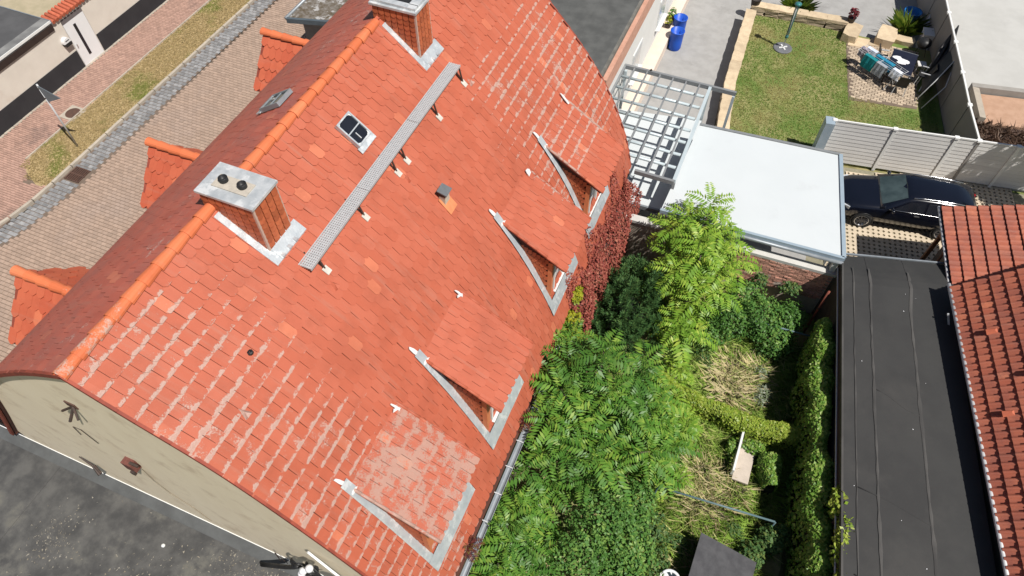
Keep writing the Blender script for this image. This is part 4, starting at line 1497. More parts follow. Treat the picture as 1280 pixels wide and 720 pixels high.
pot('dark pot standing on the corner of the left lawn wall', -1.1, 32.95, .36, .24, .34, None, L_SHRUB, 0)
pot('dark pot with wine red foliage at the end of the far lawn wall', 3.3, 33.3, .36, .19, .26, None, leafy('wine red leaf', [(.14, .02, .03), (.22, .04, .05), (.10, .03, .03)]), 90, .17)
pot('small pot with green and yellow flowers on the white plinth', -4.5, 30.4, .28, .17, .22, None, L_SHRUB, 60, .13)
pot('yellow pot beside the blue barrels on the white plinth', -4.5, 29.75, .28, .15, .2, None, L_YEL, 60, .12)


def tuft(label, x, y, z, r, h, n, mat, name='ornamental_grass'):
    t = thing(name, label, 'grass clump', (x, y, z), None)
    a = RNG.uniform(0, 6.283, n)
    rr = r * .35 * np.sqrt(RNG.uniform(0, 1, n))
    P = np.stack([x + rr * np.cos(a), y + rr * np.sin(a), np.full(n, z)], 1)
    link('blades', poly_mesh('blades', blades(P, h, r / h * 1.1, .014, az=a), 5, mat), t)


tuft('yellow green grass clump behind the far lawn wall', .85, 34.1, -.3, .5, .7, 420, L_ORN)
tuft('bright green spiky clump between sandstone blocks and fence', 5.85, 34.2, -.2, .55, .7, 360, L_ORN)

# rotary dryer
t = thing('rotary_dryer', 'folded rotary clothes dryer on a round grey base on the lawn', 'clothes dryer', (.74, 30.6, 0))
MB().lathe((.74, 30.6, 0), [(.42, 0), (.42, .05), (.38, .07), (.02, .07)], 24).build('base', simple('grey base plate', (.17, .175, .19), None, 4, .7), t)
MB().box((.74, 30.6, .085), (.40, .07, .03), R(35)).box((.74, 30.6, .084), (.07, .40, .03), R(35)).build('cross_bar', M_LEADW, t)
MB().tube([(.74, 30.6, .07), (.74, 30.6, 2.25)], .024, 8).build('pole', M_GALV, t, True)
mb = MB()
for k in range(4):
    a = k * 1.57 + .4
    mb.tube([(.74 + .05 * math.cos(a), 30.6 + .05 * math.sin(a), .75), (.74 + .075 * math.cos(a), 30.6 + .075 * math.sin(a), 2.2)], .018, 6)
mb.build('folded_arm', simple('dull green arm', (.10, .22, .20), None, 4, .5), t)
MB().lathe((.74, 30.6, 2.16), [(.05, 0), (.14, .04), (.15, .12), (.05, .16)], 10).build('head', M_TEAL, t, True)
MB().lathe((.74, 30.6, .55), [(.03, 0), (.075, .04), (.07, .14), (.03, .18)], 10).build('collar', M_TEAL, t, True)

# patio table, chairs, rack
t = thing('garden_table', 'black rectangular garden table on the patio under white papers', 'table', (5.7, 30.5, 0))
ang = R(6)
Mt = Matrix.Translation((5.70, 30.5, 0)) @ Matrix.Rotation(R(-6), 4, 'Z')
mb = MB()
mb.box(None, (1.02, 1.62, .035), M=Mt @ Matrix.Translation((0, 0, .73)))
mb.build('table_top', M_TABLE, t)
MB().box(None, (1.05, .03, .05), M=Mt @ Matrix.Translation((0, .82, .725))).box(None, (1.05, .03, .05), M=Mt @ Matrix.Translation((0, -.82, .725))).build('rim', simple('grey table rim', (.20, .21, .23), None, 4, .4), t)
for sx in (-1, 1):
    for sy in (-1, 1):
        MB().box(None, (.05, .05, .71), M=Mt @ Matrix.Translation((sx * .46, sy * .74, .355))).build('leg', M_DARKM, t)
t = thing('paper_sheets', 'white crumpled papers lying on the black garden table', 'papers', (5.62, 30.6, .75))
mb = MB()
for k, (x, y, rz) in enumerate(((5.45, 30.72, .2), (5.62, 30.60, -.3), (5.80, 30.52, .5), (5.66, 30.40, .9))):
    mb.add([(x + math.cos(a + rz) * .20 * (1 + .15 * math.sin(3 * a)), y + math.sin(a + rz) * .14, .758 + .006 * k + .012 * math.sin(2 * a)) for a in np.linspace(0, 5.5, 8)], [tuple(range(8))])
    mb.add([(x + math.cos(a + rz) * .19, y + math.sin(a + rz) * .13, .752 + .006 * k) for a in np.linspace(0, 5.5, 8)], [tuple(range(7, -1, -1))])
mb.build('sheet', M_PAPER, t)


def chair(label, x, y, rz):
    t = thing('garden_chair', label, 'chair', (x, y, 0), 'dark chairs around the garden table')
    M = Matrix.Translation((x, y, .03)) @ Matrix.Rotation(rz, 4, 'Z')
    MB().box(None, (.46, .46, .03), M=M @ Matrix.Translation((0, 0, .43))).build('seat', M_BLACK, t)
    MB().box(None, (.46, .03, .52), M=M @ Matrix.Translation((0, .24, .70)) @ Matrix.Rotation(R(-12), 4, 'X')).build('backrest', M_BLACK, t)
    for sx in (-1, 1):
        MB().box(None, (.04, .42, .03), M=M @ Matrix.Translation((sx * .25, 0, .64))).build('armrest', M_GALV, t)
        for sy in (-1, 1):
            MB().bar(M @ Vector((sx * .22, sy * .2, .42)), M @ Vector((sx * .25, sy * .25, 0)), .028).build('leg', M_GALV, t)


chair('dark chair on the lawn side of the black table', 4.95, 30.95, R(100))
chair('dark chair at the near end of the black table', 5.85, 29.35, R(185))
chair('dark chair on the fence side of the black table', 6.75, 30.4, R(-95))

t = thing('drying_rack', 'folding drying rack hung with teal, grey and white laundry beside the table', 'drying rack', (4.7, 29.6, 0))
A0, A1 = Vector((3.95, 30.6, .95)), Vector((5.75, 29.35, .95))
dv = (A1 - A0).normalized()
pv = Vector((-dv.y, dv.x, 0))
mb = MB()
for k in range(6):
    o = pv * (-.30 + .12 * k)
    mb.tube([A0 + o, A1 + o], .008, 5)
for e in (A0, A1, (A0 + A1) / 2):
    mb.tube([e - pv * .32, e + pv * .32], .012, 5)
mb.build('rails', M_GALV, t)
for e in (A0.lerp(A1, .15), A0.lerp(A1, .85)):
    for sg in (-1, 1):
        MB().bar(e + pv * .3 * sg, e - pv * .3 * sg - Vector((0, 0, .93)), .022).build('leg', M_GALV, t)


def cloth(label, name, f0, f1, o, drop, mat, par):
    a, b = A0.lerp(A1, f0), A0.lerp(A1, f1)
    V = []
    nx = 7
    for i in range(nx):
        p = a.lerp(b, i / (nx - 1))
        wv = .025 * math.sin(i * 2.3)
        for w, z in ((o - .16, -drop), (o - .13 + wv, -drop * .5), (o - .07, .012), (o + .09, .018), (o + .15 + wv, -drop * .45), (o + .17, -drop * .9)):
            V.append(p + pv * w + Vector((0, 0, z)))
    F = []
    for i in range(nx - 1):
        for j in range(5):
            q = i * 6 + j
            F.append((q, q + 6, q + 7, q + 1))
    b_ = len(V)
    ob = MB().add(V, F).build(name, mat)
    md = ob.modifiers.new('thick', 'SOLIDIFY')
    md.thickness = .008
    tag(ob, label, 'towel', 'laundry on the drying rack')


cloth('teal towel hanging on the near side of the drying rack', 'towel', .18, .46, -.26, .50, M_CLOTHT, t)
cloth('grey towel hanging next to the teal towel', 'towel', .47, .70, -.27, .48, M_CLOTHG, t)
cloth('dark patterned cloth at the lawn end of the drying rack', 'towel', -.02, .16, .0, .35, M_CLOTHP, t)
cloth('white shirt draped on the far bars of the drying rack', 'towel', .05, .28, .22, .3, M_CLOTHW, t)
cloth('blue cloth over the middle bars of the drying rack', 'towel', .32, .74, .10, .3, M_CLOTHB, t)
cloth('white cloth at the fence end of the drying rack', 'towel', .78, .98, -.05, .32, M_CLOTHW, t)

t = thing('parasol', 'folded dark parasol leaning against the grey fence panels', 'parasol', (7.0, 30.6, 0))
MB().tube([(6.75, 29.8, 0), (7.35, 32.2, 1.9)], .03, 8).build('pole', M_GALV, t)
mb = MB()
for k in range(7):
    a = k * .9
    mb.tube([(6.95 + .07 * math.cos(a), 30.5 + .05 * math.sin(a), .55 + .05 * math.sin(a)), (7.15 + .22 * math.cos(a), 31.2 + .1 * math.sin(a), 1.1 + .15 * math.sin(a)), (7.36, 32.2, 1.92)], [.06, .09, .02], 6)
mb.build('folded_canopy', M_BLACK, t, True)
t = thing('deck_frame', 'tubular folding lounger frame leaning at the fence beside the parasol', 'lounger', (7.3, 30.0, 0))
MB().tube([(6.6, 29.0, .02), (7.1, 29.6, .9), (7.5, 30.3, 1.5), (7.42, 31.5, 1.6), (7.0, 31.3, .9), (6.6, 30.2, .02)], .022, 7).tube([(6.9, 28.6, .05), (7.45, 29.2, .9), (7.6, 30.6, 1.3)], .022, 7).build('frame', M_GALV, t, True)
MB().add([(6.75, 29.2, .3), (7.45, 30.1, 1.35), (7.36, 31.2, 1.45), (6.7, 30.2, .35), (6.77, 29.2, .28), (7.47, 30.1, 1.33), (7.38, 31.2, 1.43), (6.72, 30.2, .33)], [(0, 1, 2, 3), (7, 6, 5, 4), (0, 4, 5, 1), (1, 5, 6, 2), (2, 6, 7, 3), (3, 7, 4, 0)]).build('fabric', M_BLACK, t)
t = thing('grill', 'black kettle grill in the shade beside the white box', 'grill', (6.5, 32.6, 0))
MB().lathe((6.5, 32.4, .65), [(.02, -.22), (.2, -.16), (.30, 0), (.31, .02), (.26, .17), (.1, .24), (.01, .25)], 16).build('kettle', M_BLACK, t, True)
for k in range(3):
    a = k * 2.09
    MB().bar((6.5 + .15 * math.cos(a), 32.4 + .15 * math.sin(a), .5), (6.5 + .3 * math.cos(a), 32.4 + .3 * math.sin(a), 0), .025).build('leg', M_DARKM, t)
t = thing('storage_box', 'pale grey box standing at the fence behind the grill', 'box', (6.75, 33.6, 0))
MB().prism([(6.5, 33.2), (7.05, 33.28), (6.98, 33.85), (6.44, 33.78)], -.28, .55).build('body', M_PAPER, t)
MB().prism([(6.47, 33.17), (7.08, 33.25), (7.0, 33.88), (6.41, 33.8)], .552, .60).build('lid', M_FENCE, t)
t = thing('water_tub', 'bright blue tub behind the spiky clump at the fence', 'tub', (6.0, 35.6, -.3))
MB().lathe((6.0, 35.6, -.3), [(.30, 0), (.40, .5), (.43, .53), (.36, .53), (.32, .1), (.01, .08)], 18).build('body', simple('bright blue plastic', (.02, .22, .62), None, 4, .4), t, True)
t = thing('board', 'grey board leaning on the fence behind the spiky clump', 'board', (6.6, 35.0, -.3))
MB().bar((6.35, 33.9, -.25), (6.85, 35.3, .75), .2, .04).build('plank', M_FENCE, t)
t = thing('foot_stool', 'small grey stool by the fence side of the table', 'stool', (6.75, 31.1, 0))
MB().box((6.6, 31.2, .42), (.36, .36, .04), R(10)).build('seat', M_FENCE, t)
for sx in (-1, 1):
    for sy in (-1, 1):
        MB().box((6.6 + sx * .14, 31.2 + sy * .14, .2), (.03, .03, .4)).build('leg', M_GALV, t)

# blue barrels
for lab, x, y, h, tilt in (('blue barrel nearer the pergola beside the white plinth', -3.92, 29.15, .95, 0), ('blue barrel with pale top edge behind the other blue barrel', -4.05, 30.2, .95, 0)):
    t = thing('barrel', lab, 'barrel', (x, y, -.3), 'blue barrels')
    MB().lathe((x, y, -.3), [(.25, 0), (.29, .1), (.30, h * .5), (.31, h - .06), (.33, h - .03), (.33, h), (.29, h), (.28, h - .3)], 20).build('body', M_BLUE, t, True)
    MB().lathe((x, y, -.3 + h - .35), [(.275, 0), (.01, .002)], 20).build('water', M_BLUED, t)

# --- fences
FA = [(3.32, 24.14), (5.50, 24.50), (7.66, 24.88), (9.80, 25.24), (12.0, 25.62)]
t = thing('slat_fence', 'pale grey fence of horizontal slats with white posts behind the black car', 'fence', (3.3, 24.1, -.3))
post = MB().box((0, 0, .72), (.11, .11, 2.1)).mesh('post', M_FENCEW)
for (x, y) in FA:
    o = link('post', post, t, Matrix.Translation((x, y, 0)) @ Matrix.Rotation(R(9.6), 4, 'Z'))
    MB().box((x, y, 1.80), (.16, .16, .07), R(9.6)).build('post_cap', M_FENCEW, o)
for (ax, ay), (bx, by) in zip(FA[:-1], FA[1:]):
    L = math.hypot(bx - ax, by - ay) - .11
    an = math.atan2(by - ay, bx - ax)
    sm_ = MB().box((0, 0, 0), (L, .035, .165)).mesh('slat', M_FENCE)
    for k in range(11):
        link('slat', sm_, t, Matrix.Translation(((ax + bx) / 2, (ay + by) / 2, -.12 + k * .178)) @ Matrix.Rotation(an, 4, 'Z') @ Matrix.Rotation(R(-4), 4, 'X'))
    MB().box(((ax + bx) / 2, (ay + by) / 2, 1.80), (L, .06, .06), an).build('cap_rail', M_FENCEW, t)
MB().box((3.16, 24.05, .75), (.34, .44, 2.12), R(9.6)).build('end_pier', M_BLUEG, t)
FB = [(8.44, 25.02), (8.03, 27.04), (7.70, 29.06), (7.35, 31.1), (6.98, 33.24), (6.62, 35.4), (6.25, 37.6), (5.9, 39.8)]
t = thing('panel_fence', 'tall fence of smooth grey panels with white top rail along the lawn', 'fence', (8.4, 25.1, -.3))
for (x, y) in FB:
    o = MB().box((x, y, .72), (.10, .10, 2.1), R(10)).build('post', M_PANELG, t)
    MB().box((x, y, 1.80), (.17, .17, .07), R(10)).build('post_cap', M_FENCEW, o)
for (ax, ay), (bx, by) in zip(FB[:-1], FB[1:]):
    L = math.hypot(bx - ax, by - ay)
    an = math.atan2(by - ay, bx - ax)
    MB().box(((ax + bx) / 2, (ay + by) / 2, .72), (L - .11, .05, 2.06), an).build('panel', M_PANELG, t)
    MB().box(((ax + bx) / 2, (ay + by) / 2, 1.79), (L - .11, .07, .06), an).build('cap_rail', M_FENCEW, t)

# --- neighbour's yard right of the fence
poly_struct('neighbour_yard', [(8.5, 25.1), (30, 28.5), (30, 60), (4, 60), (6.9, 34)], -.35, -.02, M_CONC2)
t = thing('raised_bed', 'long concrete edged bed of bare reddish soil beyond the panel fence', 'raised bed', (10, 30, 0))
an = R(-8)


def rb(p):
    return p


MB().prism([(8.72, 30.45), (8.98, 30.45), (9.30, 28.5), (9.06, 28.5)], -.3, .40).build('side_wall', M_KERB, t)
MB().prism([(8.72, 30.46), (14.5, 31.6), (14.46, 31.84), (8.68, 30.72)], -.3, .40).build('back_wall', simple('grey bed wall', (.36, .34, .31), None, 2, .9), t)
MB().prism([(8.99, 30.44), (14.4, 31.55), (14.7, 29.65), (9.30, 28.52)], -.3, .12).build('soil', M_REDSOIL, t)
poly_struct('tree_shade_patch', [(8.6, 25.4), (15, 26.5), (14.7, 29.62), (9.06, 28.48)], -.2, .02, simple('painted tree shade', (.055, .035, .03), (.11, .07, .055), 4, .95, 0, .6, 20))  # tree shade on the neighbour's ground, put into a dark soil colour
n = 1500
P = np.stack([RNG.uniform(8.8, 13, n), RNG.uniform(25.9, 28.6, n), np.full(n, .02)], 1)
tag(link('shade_streaks', poly_mesh('shade_streaks', blades(P, .30, 1.2, .012), 5, leafy('shade streak', [(.12, .07, .05), (.22, .14, .10), (.40, .30, .24)]))), 'thin blades standing in for light streaks in the tree shade beside the fence', 'streaks', kind='stuff')  # added blades imitate the light streaks within that tree shade

# --- car
t = thing('car', 'black estate car parked along the pale slat fence', 'car', (6.55, 22.15, -.28))
CM = Matrix.Translation((6.55, 22.27, 0.0)) @ Matrix.Rotation(R(9.5), 4, 'Z')


def loft(rows, mi=0, close=True):
    V, F = [], []
    k = len(rows[0])
    for r in rows:
        V += [CM @ Vector(p) for p in r]
    for i in range(len(rows) - 1):
        for j in range(k - 1):
            a = i * k + j
            F.append((a, a + k, a + k + 1, a + 1))
    if close:
        F.append(tuple(range(k)))
        F.append(tuple((len(rows) - 1) * k + j for j in range(k - 1, -1, -1)))
    return V, F


stn = [(-2.44, .56, .56), (-2.40, .70, .66), (-2.25, .82, .74), (-1.9, .885, .83), (-1.4, .91, .89), (-.95, .92, .95), (-.2, .925, .98), (.8, .925, .99), (1.5, .915, .99), (2.0, .89, .98), (2.3, .83, .96), (2.42, .74, .86), (2.45, .66, .62)]
rows = []
for x, w, z in stn:
    half = [(w * .55, z + .012), (w * .82, z), (w * .95, z - .06), (w, z - .2), (w + .012, .55), (w - .01, .33), (w * .9, .20)]
    if x < -2.2 or x > 2.3:
        half = [(a, max(.2, min(b, z))) for a, b in half]
    rows.append([(x, -a, b) for a, b in reversed(half)] + [(x, 0, z + .022)] + [(x, a, b) for a, b in half])
V, F = loft(rows)
body = MB().add(V, F).build('body', M_CARP, t, True)
# greenhouse
gh = [(-1.02, .955, .955, .86), (-.62, 1.14, 1.17, .80), (-.18, 1.36, 1.40, .70), (.05, 1.41, 1.455, .67), (.8, 1.42, 1.475, .66), (1.5, 1.40, 1.45, .645), (2.0, 1.34, 1.385, .62), (2.18, 1.20, 1.23, .66), (2.38, .95, .955, .72)]
rows = []
for x, zs, zc, wr in gh:
    b = min(.885, .70 + (zs - .95) * 0 + .185) if x < 2.1 else .80
    rows.append([(x, -b, .945), (x, -(wr + .02), zs - .03), (x, -wr + .06, zs + .01), (x, -.3, zc), (x, 0, zc + .008), (x, .3, zc), (x, wr - .06, zs + .01), (x, wr + .02, zs - .03), (x, b, .945)])
V, F = loft(rows)
MB().add(V, F).build('roof', M_CARP, t, True)


def gpanel(pts, name, m):
    V = [CM @ Vector(p) for p in pts]
    nrm = (V[1] - V[0]).cross(V[2] - V[0]).normalized()
    n = len(V)
    if nrm.dot(V[0] - CM @ Vector((.5, 0, .8))) < 0:
        nrm = -nrm
        V = V[::-1]
    W_ = [v + nrm * .012 for v in V] + [v - nrm * .01 for v in V]
    MB().add(W_, [tuple(range(n)), tuple(range(2 * n - 1, n - 1, -1))] + [(i, n + i, n + (i + 1) % n, (i + 1) % n) for i in range(n)]).build(name, m, t)


gpanel([(-.97, -.70, .985), (-.22, -.58, 1.37), (-.20, 0, 1.405), (-.22, .58, 1.37), (-.97, .70, .985), (-1.0, 0, .99)], 'windscreen', M_GLASSW)
gpanel([(2.04, -.52, 1.335), (2.33, -.60, 1.0), (2.33, .60, 1.0), (2.04, .52, 1.335)], 'rear_window', M_GLASSD)
for sg in (-1, 1):
    def sp(x, f):
        zs = np.interp(x, [g[0] for g in gh], [g[1] for g in gh])
        wr = np.interp(x, [g[0] for g in gh], [g[3] for g in gh])
        a = Vector((x, sg * .885, .945))
        b_ = Vector((x, sg * (wr + .02), zs - .03))
        return a.lerp(b_, f)
    for x0, x1, x2, x3 in ((-.62, -.12, .42, .42), (.50, .50, 1.22, 1.22), (1.30, 1.30, 1.85, 2.0)):
        gpanel([sp(x0, .06), sp(x1, .88), sp(x2, .9), sp(x3, .06)], 'side_window', M_GLASSD)
    mb = MB()
    mb.tube([CM @ Vector((x, sg * (np.interp(x, [g[0] for g in gh], [g[3] for g in gh]) - .05), np.interp(x, [g[0] for g in gh], [g[1] for g in gh]) + .05)) for x in (-.05, .3, .8, 1.3, 1.8)], .016, 6)
    mb.build('roof_rail', M_CHROME, t, True)
    mb = MB()
    mb.tube([CM @ Vector((x, sg * .895, .955)) for x in (-.75, 0, 1.0, 1.95)], .010, 6)
    mb.build('window_trim', M_CHROME, t, True)
    mr = MB()
    mr.lathe((0, 0, 0), [(.02, -.06), (.07, -.04), (.085, 0), (.07, .05), (.02, .07)], 10)
    mr.v = [CM @ (Vector((v[0] * .8, v[1] * 1.35, v[2])) + Vector((-.62, sg * 1.0, 1.0))) for v in mr.v]
    mr.build('mirror', M_CARP, t, True)
    for xd in (.25, 1.15):
        MB().box(None, (.18, .03, .03), M=CM @ Matrix.Translation((xd, sg * .925, .84))).build('door_handle', M_CHROME, t)
    MB().box(None, (.34, .20, .12), M=CM @ Matrix.Translation((-2.14, sg * .70, .68)) @ Matrix.Rotation(sg * R(24), 4, 'Z')).build('headlight', M_LAMPG, t)
    MB().box(None, (.12, .30, .14), M=CM @ Matrix.Translation((2.38, sg * .58, .80)) @ Matrix.Rotation(-sg * R(25), 4, 'Z')).build('tail_light', simple('tail lamp red', (.30, .01, .012), None, 4, .2) if sg < 0 else bpy.data.materials['tail lamp red'], t)
    for xw in (-1.42, 1.42):
        wh = MB()
        n = 28

        def ring(pr):
            V, F = [], []
            for r, yy in pr:
                for k in range(n):
                    a = 2 * math.pi * k / n
                    V.append(CM @ Vector((xw + r * math.cos(a), sg * yy, .335 + r * math.sin(a) - .28)))
            for i in range(len(pr) - 1):
                for k in range(n):
                    F.append((i * n + k, i * n + (k + 1) % n, (i + 1) * n + (k + 1) % n, (i + 1) * n + k))
            return V, F
        w_ = wh.add(*ring([(.24, .70), (.335, .71), (.345, .78), (.345, .90), (.33, .935), (.25, .94), (.235, .91)])).build('tyre', M_TYRE, t, True)
        rm = MB().add(*ring([(.255, .938), (.245, .945), (.232, .94), (.228, .86), (.02, .86)]))
        rm.build('rim', M_CHROME, w_, True)
        sk = MB()
        for k in range(10):
            a = 2 * math.pi * k / 10
            sk.bar(CM @ Vector((xw, sg * .91, .055)), CM @ Vector((xw + .235 * math.cos(a), sg * .93, .055 + .235 * math.sin(a))), .035, .03)
        sk.build('spoke', M_RIM, w_)
        ar = MB().add(*ring([(.36, .86), (.40, .925), (.375, .932), (.35, .90)]))
        ar.v = ar.v
        ar.build('wheel_arch', M_BLACK, t, True)
# lower the car onto the parking ground
CARG = -.28
for o in list(t.children):
    if o.name.split('.')[0] not in ('tyre', 'wheel_arch'):
        o.matrix_basis = Matrix.Translation((0, 0, CARG + .13))

# --- parking ground with lattice pavers
park = poly_struct('parking_ground', [(3.5, 16.6), (12, 18.0), (12, 25.5), (3.2, 24.0)], -.36, -.33, M_LSOIL)
mb = MB()
V2, F2 = [], []
s = .19
for i in range(46):
    for j in range(46):
        x, y = 3.2 + i * s, 16.8 + j * s
        if not (3.75 + (24 - y) * .1 < x < 11.5 and y < 23.9 + (x - 3.3) * .17):
            continue
        o, h = s / 2, .062
        b = len(V2)
        outer = [(-o, -o), (0, -o), (o, -o), (o, 0), (o, o), (0, o), (-o, o), (-o, 0)]
        inner = [(-h * .5, -h * .5), (0, -h), (h * .5, -h * .5), (h, 0), (h * .5, h * .5), (0, h), (-h * .5, h * .5), (-h, 0)]
        V2 += [(x + a, y + c, -.28) for a, c in outer] + [(x + a, y + c, -.28) for a, c in inner] + [(x + a, y + c, -.33) for a, c in inner]
        for k in range(8):
            F2.append((b + k, b + (k + 1) % 8, b + 8 + (k + 1) % 8, b + 8 + k))
            F2.append((b + 8 + k, b + 8 + (k + 1) % 8, b + 16 + (k + 1) % 8, b + 16 + k))
Mx = Matrix.Translation((7, 20, 0)) @ Matrix.Rotation(R(9.5), 4, 'Z') @ Matrix.Translation((-7, -20, 0))
mb.add([Mx @ Vector(v) for v in V2], F2)
tag(mb.build('lattice_paver', M_LATT, park), kind='stuff')

# --- carport, pergola
t = thing('carport', 'carport with big flat pale grey roof and blue grey metal edges', 'carport', (0, 18.8, -.3))
ZC = 2.72
CR = [(-1.50, 16.30), (4.24, 16.52), (3.54, 21.10), (-1.32, 20.75)]
MB().prism([(-2.74, 17.2), (-1.45, 17.25), (-1.38, 22.3), (-4.66, 21.7), (-4.66, 17.75), (-2.74, 17.75)], 1.60, 1.68).build('lower_roof', M_GREYW, t)
MB().bar((-2.72, 17.16, 1.63), (-1.45, 17.21, 1.63), .08, .16).build('edge_trim', M_ZINC, t)
MB().prism(CR, ZC - .10, ZC - .003).build('roof', M_GREYW, t)


def edge_bar(a, b, w, h, z, name, m, par):
    MB().bar((*a, z), (*b, z), w, h).build(name, m, par)


edge_bar((4.27, 16.50), (3.57, 21.14), .12, .20, ZC - .05, 'edge_trim', M_BLUEG, t)
edge_bar((-1.52, 16.26), (4.28, 16.48), .10, .20, ZC - .05, 'edge_trim', M_BLUEG, t)
edge_bar((-1.32, 20.80), (3.55, 21.15), .10, .16, ZC - .04, 'edge_trim', M_PERG_D, t)
mb = MB()
mb.tube([(-1.52, 16.17, ZC - .10), (4.30, 16.38, ZC - .12)], .06, 8)
mb.build('gutter', M_ZINC, t, True)
for x, y in ((-1.35, 16.5), (4.05, 16.75), (3.45, 20.9), (.4, 20.8)):
    MB().box((x, y, 1.10), (.10, .10, 2.8)).build('post', M_PERG, t)
for x, y in ((-2.6, 17.4), (-4.5, 21.5)):
    MB().box((x, y, .65), (.09, .09, 1.9)).build('post', M_PERG, t)
for k in range(6):
    f = k / 5
    MB().bar((-1.35 + 5.4 * f, 16.45 + .2 * f, ZC - .19), (-1.2 + 4.6 * f, 20.65 + .35 * f, ZC - .19), .08, .16).build('rafter', M_WOODB, t)

t = thing('pergola', 'open aluminium pergola grid beside the white building', 'pergola', (-3, 20, -.3))
ZG = 3.05
PB = [(-4.72, 22.55), (-.48, 22.55)]
edge_bar((-4.72, 22.55), (-.46, 22.55), .10, .16, ZG, 'end_beam', M_PERG_D, t)
edge_bar((-2.75, 17.30), (-1.40, 17.30), .10, .16, ZG, 'end_beam', M_PERG_D, t)
edge_bar((-4.70, 17.9), (-4.70, 22.5), .08, .14, ZG, 'side_beam', M_PERG_D, t)
edge_bar((-1.42, 17.35), (-1.42, 22.5), .11, .14, ZG + .002, 'side_beam', M_PERG, t)
for k in range(7):
    y = 18.05 + k * .66
    MB().tube([(-4.66 if y > 17.7 else -2.7, y, ZG - .06), (-1.52, y, ZG - .06)], .056, 8).build('cross_tube', M_PERG, t, True)
for k in range(6):
    x = -4.32 + k * .50
    y0 = 17.35 if x > -2.75 else 17.7
    MB().bar((x, y0, ZG + .035), (x, 22.5, ZG + .035), .06, .05).build('long_bar', M_PERG_D, t)
for x, y in ((-.52, 22.5), (-1.42, 22.42), (-4.62, 22.42)):
    MB().box((x, y, 1.32), (.10, .10, 3.28)).build('post', M_PERG, t)
MB().box((-1.4, 17.36, 1.35), (.09, .09, 3.3)).build('post', M_PERG_D, t)
MB().lathe((-3.7, 22.55, ZG + .08), [(.04, 0), (.05, .03), (.02, .07)], 8).build('spotlight', M_BLACK, t)

# brick garden wall with pale lintel
t = thing('brick_wall', 'old red brick garden wall with pale concrete cap under the carport edge', 'brick wall', (1, 16.25, 0))
MB().prism([(-2.6, 16.05), (4.25, 16.3), (4.25, 16.48), (-2.6, 16.23)], -.3, 2.02).build('wall_core', M_MORTAR, t)
bm = MB().box((0, 0, 0), (.235, .06, .066)).mesh('brick', M_BRICK)
wdir = math.atan2(.25, 6.85)
cnt = 0
for r in range(16):
    z = 1.98 - r * .079
    for c in range(19):
        f = (c + .5 * (r % 2)) * .248
        x = 4.12 - f
        if x < -.3:
            continue
        y = 16.05 + (x + 2.6) * .0365 - .022
        link('brick', bm, t, Matrix.Translation((x, y + random.uniform(-.008, .008), z)) @ Matrix.Rotation(wdir + random.gauss(0, .02), 4, 'Z'))
mb = MB()
mb.prism([(-2.6, 16.0), (4.3, 16.25), (4.3, 16.53), (-2.6, 16.28)], 2.03, 2.14)
mb.build('concrete_cap', simple('pale concrete cap', (.64, .63, .60), (.56, .55, .52), 4, .85), t)
MB().box((4.12, 16.45, 2.38), (.16, .2, .46)).box((3.84, 16.55, 2.4), (.05, .2, .3)).build('end_pier', M_LEADW, t)
t = thing('drain_pipe', 'rusty red upright pipe in the gap beside the black roof', 'pipe', (3.95, 15.6, 0))
MB().tube([(4.12, 15.35, 0), (4.12, 15.35, 2.35)], .04, 8).build('tube', simple('rusty red pipe', (.30, .085, .055), (.22, .07, .05), 9, .7), t, True)
MB().lathe((4.12, 15.35, 1.4), [(.045, 0), (.06, .02), (.06, .07), (.045, .09)], 8).build('clamp', M_RUST, t)
# blue tarp under the carport
t = thing('tarp', 'dark blue tarpaulin bundle under the carport roof', 'tarpaulin', (-.2, 17.1, -.3))
mb = MB()
stone(mb, -.1, 17.2, .9, 1.8, .8, 2.2, 0, .15)
mb.build('bundle', simple('dark blue tarp', (.015, .03, .12), None, 4, .5), t)
MB().bar((.75, 16.75, .4), (.75, 16.75, 2.3), .09).build('strap', M_CLOTHG, t)

# --- long black flat roof on the right
t = thing('black_roof_building', 'long low building with black bitumen sheet roof', 'building', (6, 10, 0))
ZK = 2.66


def kx(f, y):
    """x across the roof at fraction f"""
    l = 4.30 + (16.1 - y) * .126
    r = 7.45 + (16.1 - y) * .172
    return l + (r - l) * f


MB().prism([(kx(.02, 16.9), 16.9), (kx(1, 17.6), 17.6), (kx(1, 2), 2), (kx(.02, 2), 2)], -.34, ZK - .35).build('walls', simple('dark shed wall', (.10, .09, .08), (.07, .06, .055), 3, .9), t)
fr = [0, .245, .60, 1.0]
for k in range(3):
    mb = MB()
    ys = [1.0, 5, 9, 13, 15.6, 15.9, 16.15, 16.4, 16.95]
    V = []
    for y in ys:
        dz = 0 if y < 15.7 else -.03 if y < 16.0 else -.09 if y < 16.2 else -.17 if y < 16.5 else -.34
        for f in (fr[k], fr[k + 1] + (.012 if k < 2 else 0)):
            yy = y + (f * .85 if y > 15.5 else 0)
            V.append((kx(f, y), yy, ZK + dz + .008 * k + .004 * math.sin(y * 3)))
    b = len(V)
    V += [(x, y, z - .05) for x, y, z in V]
    n2 = len(ys)
    F = []
    for i in range(n2 - 1):
        F += [(2 * i, 2 * i + 1, 2 * i + 3, 2 * i + 2), (b + 2 * i, b + 2 * i + 2, b + 2 * i + 3, b + 2 * i + 1), (2 * i, 2 * i + 2, b + 2 * i + 2, b + 2 * i), (2 * i + 1, b + 2 * i + 1, b + 2 * i + 3, 2 * i + 3)]
    F += [(0, b, b + 1, 1), (2 * n2 - 2, 2 * n2 - 1, b + 2 * n2 - 1, b + 2 * n2 - 2)]
    mb.add(V, F).build('roof_sheet', M_BITUM_NEW, t)
